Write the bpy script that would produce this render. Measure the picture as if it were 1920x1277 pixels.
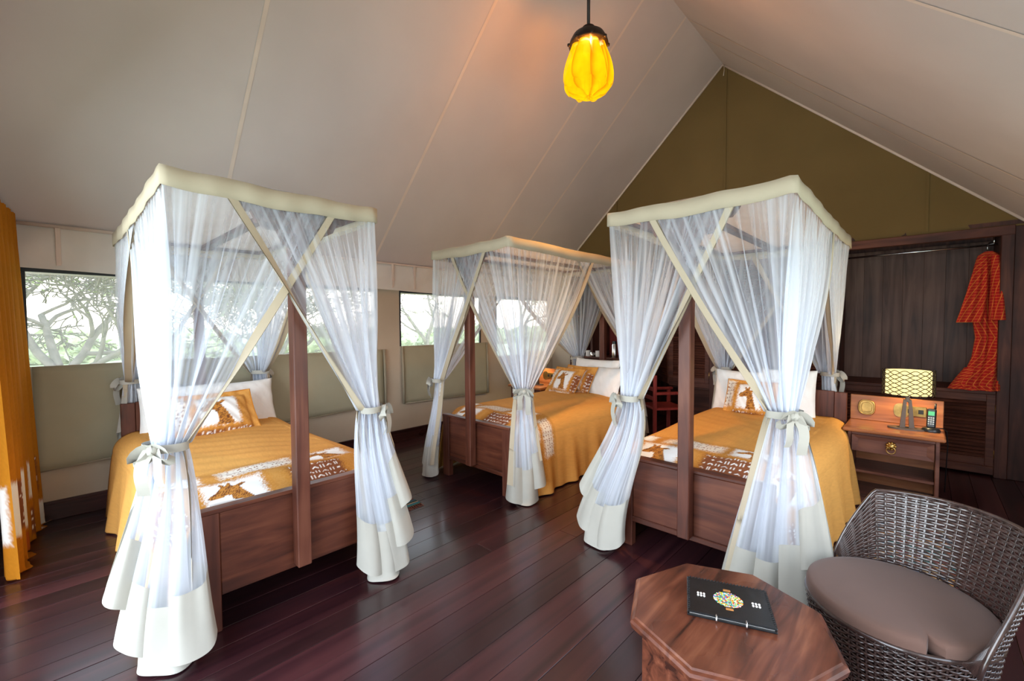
import bpy, bmesh, math, random
import numpy as np
from mathutils import Vector, Matrix
R = math.radians
random.seed(4)
for o in list(bpy.data.objects): bpy.data.objects.remove(o, do_unlink=True)
SC = bpy.context.scene
COL = SC.collection

# ------------------------------------------------------------------ camera
FPX, YAW, PITCH, ROLL = 815.88, R(43.447), R(-2.072), R(-0.303)
fw = Vector((-math.sin(YAW)*math.cos(PITCH), math.cos(YAW)*math.cos(PITCH), math.sin(PITCH)))
rt = Vector((math.cos(YAW), math.sin(YAW), 0)); up = rt.cross(fw)
rt2 = rt*math.cos(ROLL)+up*math.sin(ROLL); up2 = up*math.cos(ROLL)-rt*math.sin(ROLL)
cam = bpy.data.cameras.new('camera'); cam.sensor_width = 36; cam.lens = FPX/1920*36
cam.clip_start = .02; cam.clip_end = 400
camo = bpy.data.objects.new('camera', cam); COL.objects.link(camo)
M = Matrix((rt2, up2, -fw)).transposed().to_4x4(); M.translation = (0, 0, 1.5)
camo.matrix_world = M
SC.camera = camo

# ------------------------------------------------------------------ world, lights, exposure
W = bpy.data.worlds.new('sky'); SC.world = W; W.use_nodes = True
nt = W.node_tree; nt.nodes.clear()
wo = nt.nodes.new('ShaderNodeOutputWorld'); wb = nt.nodes.new('ShaderNodeBackground')
tc = nt.nodes.new('ShaderNodeTexCoord'); sx = nt.nodes.new('ShaderNodeSeparateXYZ'); cr = nt.nodes.new('ShaderNodeValToRGB')
nt.links.new(tc.outputs['Generated'], sx.inputs[0]); nt.links.new(sx.outputs['Z'], cr.inputs[0])
cr.color_ramp.elements[0].position = 0.0; cr.color_ramp.elements[0].color = (1, .93, .84, 1)
cr.color_ramp.elements[1].position = .6; cr.color_ramp.elements[1].color = (.62, .78, 1, 1)
nt.links.new(cr.outputs[0], wb.inputs[0]); wb.inputs[1].default_value = 4.0
nt.links.new(wb.outputs[0], wo.inputs[0])

def area(name, loc, rot, sx_, sy_, power, color):
    l = bpy.data.lights.new(name, 'AREA'); l.shape = 'RECTANGLE'; l.size = sx_; l.size_y = sy_
    l.energy = power; l.color = color
    o = bpy.data.objects.new(name, l); COL.objects.link(o); o.location = loc; o.rotation_euler = rot
    return o
# daylight coming in through the open tent front behind the camera, plus a side fill added out of view at right
area('entrance_daylight', (-1.75, -2.4, 1.4), (R(90), 0, 0), 5.2, 2.6, 255, (.72, .86, 1))
area('side_fill_daylight', (1.05, 2.2, 1.45), (0, R(90), 0), 1.5, 3.6, 34, (.73, .86, 1))
SC.view_settings.view_transform = 'Standard'; SC.view_settings.look = 'None'
SC.view_settings.exposure = 0.10; SC.view_settings.gamma = 1; SC.view_settings.use_curve_mapping = False
SC.cycles.transparent_max_bounces = 32
SC.cycles.max_bounces = 7; SC.cycles.diffuse_bounces = 4; SC.cycles.glossy_bounces = 3

# ------------------------------------------------------------------ material helpers
def newmat(name):
    m = bpy.data.materials.new(name); m.use_nodes = True
    b = m.node_tree.nodes['Principled BSDF']
    return m, m.node_tree, b
def N(nt, t, **kw):
    n = nt.nodes.new(t)
    for k, v in kw.items(): setattr(n, k, v)
    return n
def ramp(nt, fac, cols):
    r = N(nt, 'ShaderNodeValToRGB'); e = r.color_ramp.elements
    while len(e) < len(cols): e.new(.5)
    for i, (p, c) in enumerate(cols): e[i].position = p; e[i].color = (*c, 1)
    nt.links.new(fac, r.inputs[0]); return r.outputs[0]
def plain(name, c, rough=.5, metal=0, spec=.5, noise=0, nscale=20, bump=0, coat=0):
    m, nt, b = newmat(name)
    b.inputs['Base Color'].default_value = (*c, 1); b.inputs['Roughness'].default_value = rough
    b.inputs['Metallic'].default_value = metal; b.inputs['Specular IOR Level'].default_value = spec
    b.inputs['Coat Weight'].default_value = coat
    tx = N(nt, 'ShaderNodeTexCoord'); n = N(nt, 'ShaderNodeTexNoise'); n.inputs['Scale'].default_value = nscale
    n.inputs['Detail'].default_value = 4; nt.links.new(tx.outputs['Object'], n.inputs['Vector'])
    if noise:
        lo = tuple(x*(1-noise) for x in c); hi = tuple(min(1, x*(1+noise)) for x in c)
        nt.links.new(ramp(nt, n.outputs[0], [(.3, lo), (.7, hi)]), b.inputs['Base Color'])
    if bump:
        bp = N(nt, 'ShaderNodeBump'); bp.inputs['Strength'].default_value = bump; bp.inputs['Distance'].default_value = .01
        nt.links.new(n.outputs[0], bp.inputs['Height']); nt.links.new(bp.outputs[0], b.inputs['Normal'])
    return m
def wood(name, dark, mid, light, rough=.3, axis='X', sc=1.0, coat=.0, vary=.0, spec=.32):
    m, nt, b = newmat(name)
    tx = N(nt, 'ShaderNodeTexCoord'); mp = N(nt, 'ShaderNodeMapping')
    s = {'X': (1.2, 14, 14), 'Y': (14, 1.2, 14), 'Z': (14, 14, 1.2)}[axis]
    mp.inputs['Scale'].default_value = tuple(v*sc for v in s)
    nt.links.new(tx.outputs['Object'], mp.inputs[0])
    oi = N(nt, 'ShaderNodeObjectInfo')
    va = N(nt, 'ShaderNodeVectorMath', operation='ADD'); cm = N(nt, 'ShaderNodeCombineXYZ')
    mu = N(nt, 'ShaderNodeMath', operation='MULTIPLY'); mu.inputs[1].default_value = 37
    nt.links.new(oi.outputs['Random'], mu.inputs[0])
    for i in range(3): nt.links.new(mu.outputs[0], cm.inputs[i])
    nt.links.new(mp.outputs[0], va.inputs[0]); nt.links.new(cm.outputs[0], va.inputs[1])
    n1 = N(nt, 'ShaderNodeTexNoise'); n1.inputs['Scale'].default_value = 1; n1.inputs['Detail'].default_value = 7; n1.inputs['Distortion'].default_value = 1.2
    nt.links.new(va.outputs[0], n1.inputs['Vector'])
    n2 = N(nt, 'ShaderNodeTexNoise'); n2.inputs['Scale'].default_value = 2.2*sc; n2.inputs['Detail'].default_value = 3
    nt.links.new(tx.outputs['Object'], n2.inputs['Vector'])
    mx = N(nt, 'ShaderNodeMath', operation='MULTIPLY_ADD'); mx.inputs[1].default_value = .45; 
    nt.links.new(n2.outputs[0], mx.inputs[0])
    m3 = N(nt, 'ShaderNodeMath', operation='MULTIPLY'); m3.inputs[1].default_value = .6; nt.links.new(n1.outputs[0], m3.inputs[0])
    nt.links.new(m3.outputs[0], mx.inputs[2])
    col = ramp(nt, mx.outputs[0], [(.36, dark), (.52, mid), (.68, light)])
    if vary:
        hs = N(nt, 'ShaderNodeHueSaturation'); mr = N(nt, 'ShaderNodeMapRange')
        mr.inputs['To Min'].default_value = 1-vary; mr.inputs['To Max'].default_value = 1+vary
        nt.links.new(oi.outputs['Random'], mr.inputs[0]); nt.links.new(mr.outputs[0], hs.inputs['Value'])
        nt.links.new(col, hs.inputs['Color']); col = hs.outputs[0]
    nt.links.new(col, b.inputs['Base Color'])
    rr = N(nt, 'ShaderNodeMapRange'); rr.inputs['To Min'].default_value = max(.05, rough-.1); rr.inputs['To Max'].default_value = rough+.14
    nt.links.new(n2.outputs[0], rr.inputs[0]); nt.links.new(rr.outputs[0], b.inputs['Roughness'])
    b.inputs['Coat Weight'].default_value = coat; b.inputs['Coat Roughness'].default_value = .15
    b.inputs['Specular IOR Level'].default_value = spec
    bp = N(nt, 'ShaderNodeBump'); bp.inputs['Strength'].default_value = .08; bp.inputs['Distance'].default_value = .004
    nt.links.new(n1.outputs[0], bp.inputs['Height']); nt.links.new(bp.outputs[0], b.inputs['Normal'])
    return m
def cloth(name, c, rough=.9, var=.06, weave=900, transl=0.0, wr=.15, wscale=5, vcol=False, sheen=.0):
    m, nt, b = newmat(name)
    tx = N(nt, 'ShaderNodeTexCoord')
    n = N(nt, 'ShaderNodeTexNoise'); n.inputs['Scale'].default_value = wscale; n.inputs['Detail'].default_value = 5
    nt.links.new(tx.outputs['Object'], n.inputs['Vector'])
    w = N(nt, 'ShaderNodeTexNoise'); w.inputs['Scale'].default_value = weave; nt.links.new(tx.outputs['Object'], w.inputs['Vector'])
    b.inputs['Roughness'].default_value = rough; b.inputs['Specular IOR Level'].default_value = .15
    b.inputs['Sheen Weight'].default_value = sheen
    if vcol:
        vc = N(nt, 'ShaderNodeVertexColor'); vc.layer_name = 'Col'; col = vc.outputs[0]
    else:
        lo = tuple(x*(1-var) for x in c); hi = tuple(min(1, x*(1+var)) for x in c)
        col = ramp(nt, n.outputs[0], [(.3, lo), (.7, hi)])
    nt.links.new(col, b.inputs['Base Color'])
    ad = N(nt, 'ShaderNodeMath', operation='MULTIPLY_ADD'); ad.inputs[1].default_value = .12
    nt.links.new(w.outputs[0], ad.inputs[0]); nt.links.new(n.outputs[0], ad.inputs[2])
    bp = N(nt, 'ShaderNodeBump'); bp.inputs['Strength'].default_value = wr; bp.inputs['Distance'].default_value = .03
    nt.links.new(ad.outputs[0], bp.inputs['Height']); nt.links.new(bp.outputs[0], b.inputs['Normal'])
    if transl:
        tr = N(nt, 'ShaderNodeBsdfTranslucent'); mx = N(nt, 'ShaderNodeMixShader'); mx.inputs[0].default_value = transl
        nt.links.new(col, tr.inputs[0]); out = nt.nodes['Material Output']
        nt.links.new(b.outputs[0], mx.inputs[1]); nt.links.new(tr.outputs[0], mx.inputs[2]); nt.links.new(mx.outputs[0], out.inputs[0])
    return m
def sheer(name, c, opac, transl=.35, dens=False):
    m, nt, b = newmat(name); nt.nodes.remove(b); out = nt.nodes['Material Output']
    tp = N(nt, 'ShaderNodeBsdfTransparent'); df = N(nt, 'ShaderNodeBsdfDiffuse'); tr = N(nt, 'ShaderNodeBsdfTranslucent')
    df.inputs[0].default_value = (*c, 1); tr.inputs[0].default_value = (*c, 1)
    a = N(nt, 'ShaderNodeMixShader'); a.inputs[0].default_value = transl
    nt.links.new(df.outputs[0], a.inputs[1]); nt.links.new(tr.outputs[0], a.inputs[2])
    f = N(nt, 'ShaderNodeMixShader')
    tx = N(nt, 'ShaderNodeTexCoord'); n = N(nt, 'ShaderNodeTexNoise'); n.inputs['Scale'].default_value = 6
    nt.links.new(tx.outputs['Object'], n.inputs['Vector'])
    mr = N(nt, 'ShaderNodeMapRange'); mr.inputs['To Min'].default_value = opac*.85; mr.inputs['To Max'].default_value = opac*1.15
    nt.links.new(n.outputs[0], mr.inputs[0]); fac = mr.outputs[0]
    if dens:                                     # gathered netting: opacity follows the number of cloth layers bunched together
        at = N(nt, 'ShaderNodeAttribute'); at.attribute_name = 'Dens'
        om = N(nt, 'ShaderNodeMath', operation='SUBTRACT'); om.inputs[0].default_value = 1; nt.links.new(fac, om.inputs[1])
        pw_ = N(nt, 'ShaderNodeMath', operation='POWER'); nt.links.new(om.outputs[0], pw_.inputs[0]); nt.links.new(at.outputs['Fac'], pw_.inputs[1])
        o2 = N(nt, 'ShaderNodeMath', operation='SUBTRACT'); o2.inputs[0].default_value = 1; nt.links.new(pw_.outputs[0], o2.inputs[1]); fac = o2.outputs[0]
    nt.links.new(fac, f.inputs[0])
    nt.links.new(tp.outputs[0], f.inputs[1]); nt.links.new(a.outputs[0], f.inputs[2]); nt.links.new(f.outputs[0], out.inputs[0])
    return m
def glow(name, c, strength, transp=0, tcol=(1, 1, 1), nscale=9, var=.25):
    m, nt, b = newmat(name); nt.nodes.remove(b); out = nt.nodes['Material Output']
    e = N(nt, 'ShaderNodeEmission'); tx = N(nt, 'ShaderNodeTexCoord'); n = N(nt, 'ShaderNodeTexNoise'); n.inputs['Scale'].default_value = nscale
    nt.links.new(tx.outputs['Object'], n.inputs['Vector'])
    lo = tuple(x*(1-var) for x in c); hi = tuple(x*(1+var) for x in c)
    nt.links.new(ramp(nt, n.outputs[0], [(.3, lo), (.65, hi)]), e.inputs[0]); e.inputs[1].default_value = strength
    sh = e.outputs[0]
    if transp:
        tp = N(nt, 'ShaderNodeBsdfTransparent'); tp.inputs[0].default_value = (*tcol, 1)
        mx = N(nt, 'ShaderNodeMixShader'); mx.inputs[0].default_value = transp
        nt.links.new(sh, mx.inputs[1]); nt.links.new(tp.outputs[0], mx.inputs[2]); sh = mx.outputs[0]
    nt.links.new(sh, out.inputs[0]); return m

MT = {}
MT['roof'] = cloth('roof_canvas', (.58, .50, .475), var=.05, weave=500, wr=.12, wscale=1.3)
MT['seam'] = cloth('roof_seam', (.69, .565, .49), var=.05)
MT['gable'] = cloth('olive_canvas', (.170, .113, .043), var=.07, wr=.3, wscale=1.6)
MT['wall'] = cloth('tan_canvas', (.52, .42, .315), var=.06, wr=.3, wscale=2)
MT['flap'] = cloth('khaki_canvas', (.36, .325, .225), var=.08, wr=.25, wscale=2)
MT['flap_edge'] = cloth('khaki_binding', (.33, .28, .20), var=.08)
MT['valance'] = cloth('pale_valance', (.70, .65, .60), var=.06, wr=.35, wscale=3)
MT['floor'] = wood('floor_planks', (.013, .0035, .006), (.034, .009, .012), (.060, .017, .019), rough=.30, axis='Y', sc=.8, coat=.4, vary=.3, spec=.5)
MT['gap'] = plain('floor_gap', (.01, .004, .004), .8)
MT['bedwood'] = wood('bed_wood', (.036, .010, .006), (.092, .025, .013), (.165, .052, .026), rough=.42, axis='X', coat=.05)
MT['bedwoodv'] = wood('bed_wood_upright', (.045, .013, .008), (.105, .031, .018), (.175, .062, .036), rough=.42, axis='Z', coat=.05)
MT['darkwood'] = wood('dark_wood', (.024, .008, .006), (.062, .021, .015), (.115, .042, .028), rough=.55, axis='Z')
MT['darkwoodh'] = wood('dark_wood_rail', (.035, .011, .008), (.088, .029, .019), (.16, .056, .034), rough=.55, axis='X')
MT['boards'] = wood('aged_boards', (.032, .014, .010), (.115, .060, .045), (.19, .11, .082), rough=.5, axis='Z', sc=.7, vary=.12)
MT['standwood'] = wood('nightstand_wood', (.19, .058, .02), (.33, .115, .042), (.44, .18, .07), rough=.3, axis='X', coat=.2)
MT['standdark'] = wood('nightstand_body', (.05, .02, .015), (.11, .042, .03), (.18, .075, .05), rough=.35, axis='X')
MT['tablewood'] = wood('table_rosewood', (.035, .011, .007), (.135, .040, .021), (.27, .10, .052), rough=.28, axis='Y', sc=1.3, coat=.2)
MT['base'] = wood('baseboard_wood', (.02, .006, .006), (.045, .014, .013), (.075, .026, .022), rough=.3, axis='Y')
MT['net'] = sheer('mosquito_netting', (.84, .88, .95), .225, .46, True)
MT['topnet'] = sheer('netting_top', (.90, .88, .88), .72)
MT['trim'] = cloth('cream_binding', (.46, .385, .28), var=.04, weave=700, wr=.08)
MT['hem'] = cloth('cream_hem', (.43, .41, .36), var=.04, weave=700, wr=.12, wscale=7)
MT['spread'] = cloth('printed_cotton', (1, 1, 1), vcol=True, wr=.2, wscale=6)
MT['white'] = cloth('white_cotton', (.84, .84, .82), var=.03, wr=.35, wscale=9)
MT['mattress'] = cloth('mattress_ticking', (.72, .70, .66))
MT['curtain'] = cloth('orange_curtain', (.7, .3, .02), vcol=True, transl=.25, wr=.15)
MT['brass'] = plain('brass', (.46, .30, .10), .34, 1, noise=.3)
MT['steel'] = plain('steel', (.7, .7, .7), .22, 1)
MT['iron'] = plain('dark_iron', (.03, .022, .018), .45, .6, bump=.2)
MT['black'] = plain('black_plastic', (.012, .013, .015), .3)
MT['screen'] = plain('phone_screen', (.05, .35, .16), .2)
MT['keys'] = plain('grey_keys', (.45, .5, .5), .4)
MT['leather'] = plain('black_leather', (.008, .009, .011), .28, noise=.3, nscale=30, bump=.15)
MT['shell'] = plain('cowrie_white', (.85, .83, .78), .25)
MT['tan_leather'] = plain('tan_leather', (.45, .19, .05), .5)
MT['rattan'] = plain('dark_rattan', (.045, .024, .020), .30, noise=.5, nscale=45, coat=.8)
MT['cushion'] = cloth('brown_cushion', (.155, .088, .068), var=.05, weave=1200, wr=.06, sheen=.15)
MT['bronze'] = plain('brown_metal', (.12, .085, .065), .5, .3)
MT['porcelain'] = plain('porcelain', (.85, .84, .82), .15)
MT['bottle'] = plain('water_bottle', (.55, .68, .80), .1)
MT['cap'] = plain('blue_cap', (.03, .12, .6), .3)
MT['redwood'] = wood('red_chair_wood', (.12, .015, .012), (.22, .03, .025), (.3, .05, .04), rough=.35, axis='Z')
MT['thatch'] = plain('thatch', (.30, .23, .16), .9, noise=.4, nscale=60)
MT['bark'] = plain('acacia_bark', (.22, .19, .16), .9, noise=.3, nscale=8)
MT['leaf'] = plain('acacia_leaf', (.36, .42, .18), .7, noise=.3, nscale=2)
MT['bush'] = plain('bush_leaf', (.42, .47, .27), .8, noise=.3, nscale=2)  # pale leaf colour stands in for bright outdoor haze
MT['grass'] = plain('ground_grass', (.46, .52, .30), .95, noise=.25, nscale=.6)
MT['frame'] = plain('window_frame_dark', (.015, .017, .022), .5)
MT['pane'] = sheer('insect_screen', (.95, .97, .92), .20, .8)  # screen mesh, with extra whiteness adding haze to the outside view

# ------------------------------------------------------------------ mesh helpers
class MB:
    def __init__(s): s.bm = bmesh.new()
    def box(s, x0, x1, y0, y1, z0, z1, bev=0, mat=None):
        b = bmesh.new(); bmesh.ops.create_cube(b, size=1)
        for v in b.verts: v.co = Vector(((x0+x1)/2+v.co.x*(x1-x0), (y0+y1)/2+v.co.y*(y1-y0), (z0+z1)/2+v.co.z*(z1-z0)))
        if bev: bmesh.ops.bevel(b, geom=b.edges[:], offset=bev, segments=1, profile=.7, affect='EDGES')
        if mat: bmesh.ops.transform(b, matrix=mat, verts=b.verts)
        s.add(b); return s
    def add(s, b):
        me = bpy.data.meshes.new('t'); b.to_mesh(me); b.free(); s.bm.from_mesh(me); bpy.data.meshes.remove(me)
    def tube(s, pts, r, n=8, closed=False):
        pts = [Vector(p) for p in pts]; rr = r if isinstance(r, (list, tuple)) else [r]*len(pts); rings = []
        L = len(pts); pn = None
        for i, p in enumerate(pts):
            a = pts[(i-1) % L] if (closed or i > 0) else p; c = pts[(i+1) % L] if (closed or i < L-1) else p
            t = (c-a).normalized() if (c-a).length > 1e-9 else Vector((0, 0, 1))
            if pn is None:
                q = Vector((0, 0, 1)) if abs(t.z) < .9 else Vector((1, 0, 0)); pn = t.cross(q).normalized()
            else:
                pn = (pn-t*pn.dot(t)); pn = pn.normalized() if pn.length > 1e-6 else t.orthogonal().normalized()
            bn = t.cross(pn)
            rings.append([s.bm.verts.new(p+(pn*math.cos(2*math.pi*k/n)+bn*math.sin(2*math.pi*k/n))*rr[i]) for k in range(n)])
        m = L if closed else L-1
        for i in range(m):
            A, B = rings[i], rings[(i+1) % L]
            for k in range(n): s.bm.faces.new((A[k], A[(k+1) % n], B[(k+1) % n], B[k]))
        if not closed:
            s.bm.faces.new(rings[0][::-1]); s.bm.faces.new(rings[-1])
        return s
    def lathe(s, prof, n=20, c=(0, 0, 0), sx=1, sy=1):
        rings = []
        for r, z in prof:
            rings.append([s.bm.verts.new((c[0]+sx*r*math.cos(2*math.pi*k/n), c[1]+sy*r*math.sin(2*math.pi*k/n), c[2]+z)) for k in range(n)])
        for a, b in zip(rings, rings[1:]):
            for k in range(n): s.bm.faces.new((a[k], a[(k+1) % n], b[(k+1) % n], b[k]))
        if prof[0][0] > 1e-5: s.bm.faces.new(rings[0][::-1])
        if prof[-1][0] > 1e-5: s.bm.faces.new(rings[-1])
        return s
    def prism(s, out, d0, d1, f):          # out: 2D outline, f(a, b, d) -> point
        A = [s.bm.verts.new(f(a, b, d0)) for a, b in out]; B = [s.bm.verts.new(f(a, b, d1)) for a, b in out]
        n = len(out); s.bm.faces.new(A[::-1]); s.bm.faces.new(B)
        for k in range(n): s.bm.faces.new((A[k], A[(k+1) % n], B[(k+1) % n], B[k]))
        return s
    def poly(s, *pts): s.bm.faces.new([s.bm.verts.new(p) for p in pts]); return s
    def ribbon(s, pts, width, wdir=None):
        pts = [Vector(p) for p in pts]; prev = None
        for i, p in enumerate(pts):
            t = (pts[min(i+1, len(pts)-1)]-pts[max(i-1, 0)]).normalized()
            w = Vector(wdir) if wdir is not None else t.orthogonal()
            w = (w-t*w.dot(t)).normalized()*width/2
            cur = (s.bm.verts.new(p-w), s.bm.verts.new(p+w))
            if prev: s.bm.faces.new((prev[0], prev[1], cur[1], cur[0]))
            prev = cur
        return s
    def build(s, name, mat, parent=None, smooth=False, angle=None, recalc=True):
        if recalc: bmesh.ops.recalc_face_normals(s.bm, faces=s.bm.faces[:])
        me = bpy.data.meshes.new(name); s.bm.to_mesh(me); s.bm.free()
        return obj(name, me, mat, parent, smooth, angle)
def obj(name, me, mat, parent=None, smooth=False, angle=None):
    if mat: me.materials.append(MT[mat] if isinstance(mat, str) else mat)
    if smooth:
        me.polygons.foreach_set('use_smooth', [True]*len(me.polygons))
        if angle: me.set_sharp_from_angle(angle=R(angle))
    o = bpy.data.objects.new(name, me); COL.objects.link(o)
    if parent: o.parent = parent
    return o
def nmesh(name, V, F, col=None):
    V = np.asarray(V, float); F = np.asarray(F, np.int32)
    me = bpy.data.meshes.new(name); me.vertices.add(len(V)); me.vertices.foreach_set('co', V.ravel())
    me.loops.add(F.size); me.loops.foreach_set('vertex_index', F.ravel())
    me.polygons.add(len(F)); me.polygons.foreach_set('loop_start', np.arange(len(F))*F.shape[1])
    me.update(calc_edges=True); me.validate()
    if col is not None:
        a = me.color_attributes.new('Col', 'FLOAT_COLOR', 'POINT')
        a.data.foreach_set('color', np.concatenate([col, np.ones((len(col), 1))], 1).ravel())
    return me
def gridfaces(nu, nv, wrap=False):          # verts indexed [i*nv+j]
    m = nu if wrap else nu-1
    i, j = np.meshgrid(np.arange(m), np.arange(nv-1), indexing='ij'); a = (i*nv+j).ravel(); b = (((i+1) % nu)*nv+j).ravel()
    return np.stack([a, b, b+1, a+1], 1)
def tag(o, label=None, cat=None, group=None, kind=None):
    if label: o['label'] = label
    if cat: o['category'] = cat
    if group: o['group'] = group
    if kind: o['kind'] = kind
    return o
def thing(name, loc=(0, 0, 0), rz=0, label=None, cat=None, group=None):
    o = bpy.data.objects.new(name, None); o.empty_display_size = .1; COL.objects.link(o)
    o.location = loc; o.rotation_euler = (0, 0, rz); return tag(o, label, cat, group)
def copy_tree(o, parent=None):
    c = o.copy(); COL.objects.link(c); c.parent = parent
    for ch in list(o.children): copy_tree(ch, c)
    return c
def bx(name, mat, parent, *a, bev=.004, mtx=None):
    return MB().box(*a, bev=bev, mat=mtx).build(name, mat, parent)
def structure(name, mb, mat, **k):
    o = mb.build(name, mat, **k); o['kind'] = 'structure'; return o

# ================================================================== THE TENT
XL, XR, YF, YB, RX, RZ, EZ = -4.9, .87, -.40, 6.24, -2.016, 4.95, 2.26
YW = 6.92                                            # back of the built-in niche
# floor: planks run towards the gable
fl = structure('floor', MB().box(XL-.05, XR+.05, YF-.6, YW, -.09, -.026), 'gap')
pw = .15; k = 0; x = XL
plank_me = MB().box(0, pw-.0022, 0, 1, -.026, 0, bev=.0012).build('floor_plank', 'floor', fl)
base_me = plank_me.data; first = True
for i in range(int((XR-XL)/pw)+1):
    segs = [YF-.6, YW-.02]
    c = (1.3+((i*2.37) % 4.2))
    if i % 2 == 0 or i % 5 == 1: segs = [YF-.6, c, YW-.02]
    for y0, y1 in zip(segs, segs[1:]):
        if first: p = plank_me; first = False
        else:
            p = plank_me.copy(); COL.objects.link(p)
        p.location = (XL+i*pw, y0, random.uniform(-.0012, 0)); p.scale = (1, (y1-y0)-.0022, 1)
# ground outside
structure('ground', MB().poly((-120, -60, -.62), (40, -60, -.62), (40, 120, -.62), (-120, 120, -.62)), 'grass')

def roofz(x): return RZ-.933*abs(x-RX)
def roof(name, xe, bow):
    nu, nv = 26, 60; V = []
    for i in range(nu):
        f = i/(nu-1); xx = RX+(xe-RX)*f
        for j in range(nv):
            yy = -1.1+(YB+.02+1.1)*j/(nv-1)
            sag = bow*math.sin(math.pi*f)*min(1, (YB-yy)/1.2 if yy < YB else 0)
            V.append((xx, yy, roofz(xx)-sag))
    o = obj(name, nmesh(name, V, gridfaces(nu, nv)), 'roof', smooth=True); o['kind'] = 'structure'
    return o
cl = roof('ceiling', XL-.35, .015); crr = roof('ceiling', XR+.35, .035)
for par, xe, ys, bow in ((cl, XL-.35, (1.08, 2.7, 4.25, 5.0), .015), (crr, XR+.35, (.9, 3.0, 5.05, 5.5), .035)):
    for yy in ys:
        V = []
        for i in range(25):
            f = i/24; xx = RX+(xe-RX)*f; sg = bow*math.sin(math.pi*f)*min(1, max(0, (YB-yy)/1.2))
            w = .015
            for e in (-w, w): V.append((xx, yy+e, roofz(xx)-sg-.004))
        obj('seam', nmesh('seam', V, gridfaces(25, 2)), 'seam', par)
# bound edge where roof meets the gable
for par, xe in ((cl, XL), (crr, XR)):
    d = Vector((xe-RX, 0, roofz(xe)-RZ)); n = Vector((0, 1, 0))
    MB().tube([Vector((RX, YB-.012, RZ-.012))+d*t for t in (0, .5, 1)], .014, 6).build('edge_binding', 'seam', par, smooth=True)
# gable end: olive canvas triangle, niche lining below
wt = 2.42
g = MB()
V = []; nu, nv = 40, 30
for i in range(nu):
    xx = XL+(XR-XL)*i/(nu-1); zt = roofz(xx)+.14
    for j in range(nv):
        z = wt-.02+(max(zt, wt)-wt+.02)*j/(nv-1)
        yy = YB+.006*math.sin(xx*7+z*3)*math.sin(z*5-xx*2)
        V.append((xx, yy, z))
gb = obj('wall_back', nmesh('wall_back', V, gridfaces(nu, nv)), 'gable', smooth=True); gb['kind'] = 'structure'
for xx in (-1.975, -.004, -3.6):
    bx('seam', 'gable', gb, xx-.012, xx+.012, YB-.012, YB-.004, wt, roofz(xx), bev=0)
structure('wall_niche', MB().box(XL, XR, YW, YW+.05, -.02, 2.5).box(XL, XR, YB, YW, wt, wt+.04), 'darkwood')
structure('wall_back', MB().box(XL, -4.32, YB, YB+.03, 0, wt), 'wall')
structure('wall_right', MB().box(XR, XR+.04, YF, .3, 0, EZ).box(XR, XR+.04, 4.1, YW, 0, EZ).box(XR, XR+.04, .3, 4.1, 0, .7).box(XR, XR+.04, .3, 4.1, 2.2, EZ+.05), 'wall')  # side opening put in, unseen, to admit the added fill
structure('wall_front', MB().box(XL, -3.75, YF-.04, YF, 0, 2.4).box(.5, XR, YF-.04, YF, 0, 2.4).poly((XL, YF, 2.38), (XR, YF, 2.38), (RX, YF, RZ)), 'wall')  # left panel widened, out of view, to shade the curtain

# left side wall with three openings
WIN = [(-.15, 2.75, 1.2, 1.95), (3.07, 4.48, 1.23, 1.95), (4.80, 6.12, 1.0, 1.95)]
wl = MB()
V = []; ys = [YF]+[v for w in WIN for v in w[:2]]+[YW]
for a, b in zip(ys[::2], ys[1::2]): wl.box(XL-.03, XL, a, b, 0, 2.3)
for y0, y1, z0, z1 in WIN: wl.box(XL-.03, XL, y0, y1, 0, z0).box(XL-.03, XL, y0, y1, z1, 2.3)
structure('wall_left', wl, 'wall')
structure('baseboard_left', MB().box(XL, XL+.022, YF, YB, 0, .15, bev=.004).box(XL+.022, XL+.032, YF, YB, .13, .15, bev=.003), 'base')
for i, (y0, y1, z0, z1) in enumerate(WIN):
    w = MB()
    t = .022
    w.box(XL-.02, XL+.006, y0, y1, z1-t*1.4, z1, .002).box(XL-.02, XL+.006, y0, y0+t, z0, z1-t*1.4, .002).box(XL-.02, XL+.006, y1-t, y1, z0, z1-t*1.4, .002)
    wf = structure('window_%d' % (i+1), w, 'frame')
    MB().poly((XL-.012, y0, z0), (XL-.012, y1, z0), (XL-.012, y1, z1), (XL-.012, y0, z1)).build('pane', 'pane', wf)
    if i == 0: bx('window_frame', 'flap_edge', wf, XL, XL+.02, y0-.07, y0-.02, .98, z1+.05); bx('window_frame', 'flap_edge', wf, XL, XL+.02, y0-.02, y1+.02, z1+.005, z1+.05)
# canvas flaps hanging below the openings
def flap(y0, y1, zt, zb0, zb1, label):
    nu, nv = 40, 14; V = []
    for i in range(nu):
        f = i/(nu-1); y = y0+(y1-y0)*f
        for j in range(nv):
            g_ = j/(nv-1); z = zt+((zb0+(zb1-zb0)*f)-zt)*g_
            V.append((XL+.018+.02*g_+.008*math.sin(y*5+z*4)*g_, y+(.05*g_*(1 if f < .5 else -1)*0), z))
    me = nmesh('canvas_flap', V, gridfaces(nu, nv)); o = obj('canvas_flap', me, 'flap', smooth=True)
    md = o.modifiers.new('s', 'SOLIDIFY'); md.thickness = .006
    tag(o, label, 'flap', 'window flaps hanging below the openings')
    for yy in (y0, y1):
        zb = zb0 if yy == y0 else zb1
        MB().tube([(XL+.03, yy, zt), (XL+.045, yy, (zt+zb)/2), (XL+.05, yy, zb)], .016, 8).build('edge_binding', 'flap_edge', o, smooth=True)
    MB().tube([(XL+.045, y0, zb0), (XL+.045, y1, zb1)], .008, 6).build('edge_binding', 'flap_edge', o, smooth=True)
flap(-.13, 2.83, 1.2, .40, .53, 'long khaki canvas window flap on left wall behind the nearest bed')
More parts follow.
